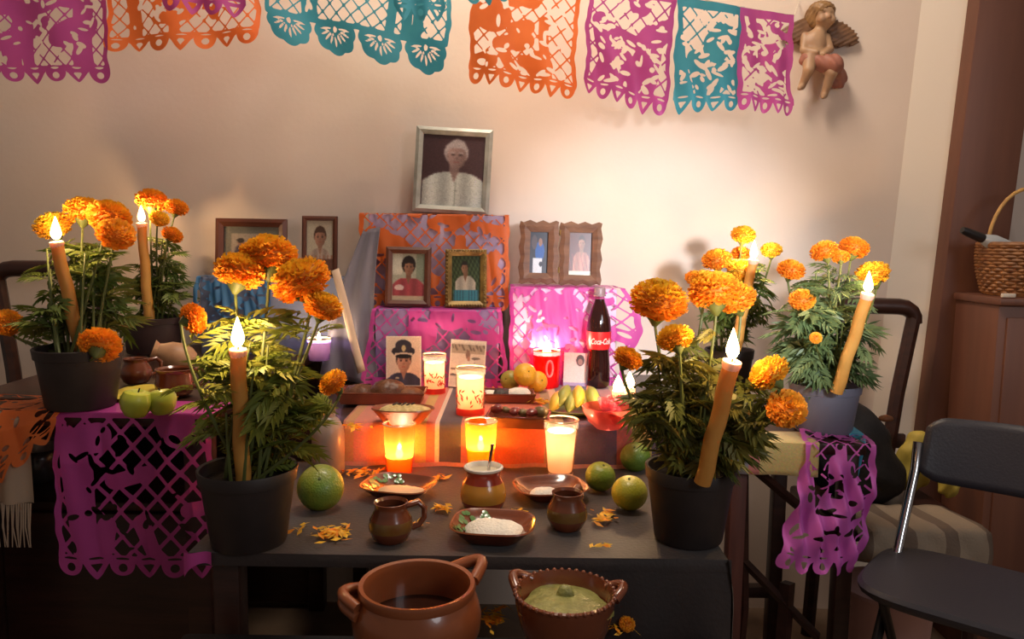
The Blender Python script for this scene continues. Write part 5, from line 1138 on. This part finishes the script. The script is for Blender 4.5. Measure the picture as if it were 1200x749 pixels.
# folding chair
a_ = on(1006, 684, .45); TH = -40
t = thing('folding_chair', 'black folding chair with chrome side tubes beside the stool table', 'chair', (0, 0, 0))
Mz = Matrix.Rotation(math.radians(TH), 3, 'Z'); off = a_ - Mz @ Vector((-.185, -.125, .45)); t.location = (off.x, off.y, 0); t.rotation_euler = (0, 0, math.radians(TH))
sh = squarish(4.2, .74)
MB().add(lathe([(0, .425), (.190, .425), (.200, .432), (.203, .442), (.196, .450), (.15, .4505), (0, .446)], 56, sh)).build('seat', BLACKVINYL, t)
def brest(u, v):
    k = 1 - (2 * u - 1) ** 2; c_ = max(0, abs(2 * u - 1) - .78) / .22
    return ((-.165 + .37 * u) * (1 - .04 * v), .205 + .045 * k + .03 * v, .580 + .135 * v - .010 * k * (1 - v) + (.022 * (1 - 2 * v)) * c_ * c_)
thick(MB().add(grid(28, 8, brest)).build('backrest', BLACKVINYL, t), .016)
for s in (-1, 1):
    X_ = -.17 if s < 0 else .205
    MB().add(tube([(X_, -.24, .008), (X_, -.10, .22), (X_, .06, .40)], .010, 10)).build('front_leg', BLACKMETAL, t)
    MB().add(tube([(X_, .06, .40), (X_, .205, .60), (X_, .215, .66)], .010, 10)).build('side_tube', CHROME, t)
    MB().add(tube([(X_ - s * .02, .20, .008), (X_ - s * .02, .07, .22), (X_ - s * .02, -.10, .43)], .009, 10)).build('rear_leg', BLACKMETAL, t)
MB().add(tube([(-.17, -.19, .09), (.205, -.19, .09)], .008, 8)).build('crossbar', BLACKMETAL, t); MB().add(tube([(-.15, .165, .08), (.185, .165, .08)], .008, 8)).build('crossbar', BLACKMETAL, t)
# ------------------------------------------------------------------ basket on the cupboard
R_b = .105; bp = at(1196, 348, 2.02)
t = thing('wicker_basket', 'round wicker basket with a hoop handle on the brown cupboard', 'basket', (bp.x - .01, y(2.005), ledge_z + .001))
R_b = .100
MB().add(lathe([(0, 0), (R_b * .86, 0), (R_b * .88, .004), (R_b * .84, .008), (0, .008)], 28)).build('base', WICKER, t)
wv_ = MB(); nr = 15; Hh = .125
for k in range(nr):
    q = (k + .5) / nr; rr = R_b * (.86 + .20 * math.sin(q * 1.9)); pts = [((rr + .0028 * math.cos(i * math.pi + k * math.pi)) * math.cos(6.2832 * i / 44), (rr + .0028 * math.cos(i * math.pi + k * math.pi)) * math.sin(6.2832 * i / 44), .004 + Hh * q) for i in range(45)]
    wv_.add(tube(pts, .0044, 5, cap=False))
wv_.build('weave', WICKER, t, kind='stuff')
for k in range(22):
    a = 6.2832 * (k + .0) / 22; MB().add(tube([(R_b * (.86 + .20 * math.sin(q * 1.9)) * math.cos(a), R_b * (.86 + .20 * math.sin(q * 1.9)) * math.sin(a), .002 + Hh * q) for q in (0, .25, .5, .75, 1)], .0026, 5)).build('stake', WICKER, t)
pts = [(R_b * 1.05 * math.cos(6.2832 * i / 40), R_b * 1.05 * math.sin(6.2832 * i / 40), Hh + .006) for i in range(41)]
MB().add(tube(pts, .0068, 8, cap=False)).build('rim', WICKER, t)
MB().add(tube([(-R_b * .98 * math.cos(a * math.pi / 16), 0, Hh - .01 + .16 * math.sin(a * math.pi / 16)) for a in range(17)], .0048, 8)).build('hoop_handle', mat('pale_cane', (206, 160, 92), .5, noise=40, c2=(170, 124, 66)), t)
bl = t.location.copy()
t = thing('grey_bottle', 'grey bottle with black neck leaning out of the wicker basket', 'bottle', (bl.x - .03, bl.y, ledge_z + .115))
v = Vector((-.145, -.02, .052)); q4 = v.normalized().to_track_quat('Z', 'Y').to_matrix().to_4x4()
MB().add(lathe([(0, -.02), (.018, -.02), (.021, .0), (.021, .065), (.015, .085), (.0115, .095)], 20), q4).build('body', mat('grey_plastic', (176, 178, 180), .3), t); MB().add(lathe([(.0115, .092), (.0125, .10), (.010, .15), (.008, .158), (0, .159)], 16), q4).build('neck', mat('black_plastic', (34, 30, 30), .4), t)
o = MB().add(surfnet(lambda X, Y, Z: fell(X, Y, Z, (0, 0, 0), (.045, .035, .028)) + .003 * np.sin(X * 110) * np.sin(Y * 90 + Z * 130), (-.06, -.05, -.04), (.06, .05, .04), .005)).build('white_napkin', mat('white_cotton', (222, 222, 218), .8), angle=180); o.location = (bl.x + .035, bl.y - .03, ledge_z + .148); tag(o, 'white crumpled napkin lying in the wicker basket', 'napkin')
m = MB().add(tube([(.022 * math.cos(k * .5) * (1 - k * .01), .012 * math.sin(k * .5), .004 * math.sin(k * .9) + .022 * math.sin(k * .5)) for k in range(26)], .0032, 6)); o = m.build('black_cable', BLACKMETAL); o.location = (bl.x - .005, bl.y - .05, ledge_z + .16); tag(o, 'loop of black cable lying in the wicker basket', 'cable')
o = MB().add(boxv(-.017, .017, -.004, .004, 0, .010, .002)).build('paper_tag', mat('tag_white', (220, 206, 190), .6)); o.location = (at(1180, 348, 1.91).x, y(1.905), ledge_z + .001); tag(o, 'small white paper tag on the cupboard edge before the basket', 'tag')
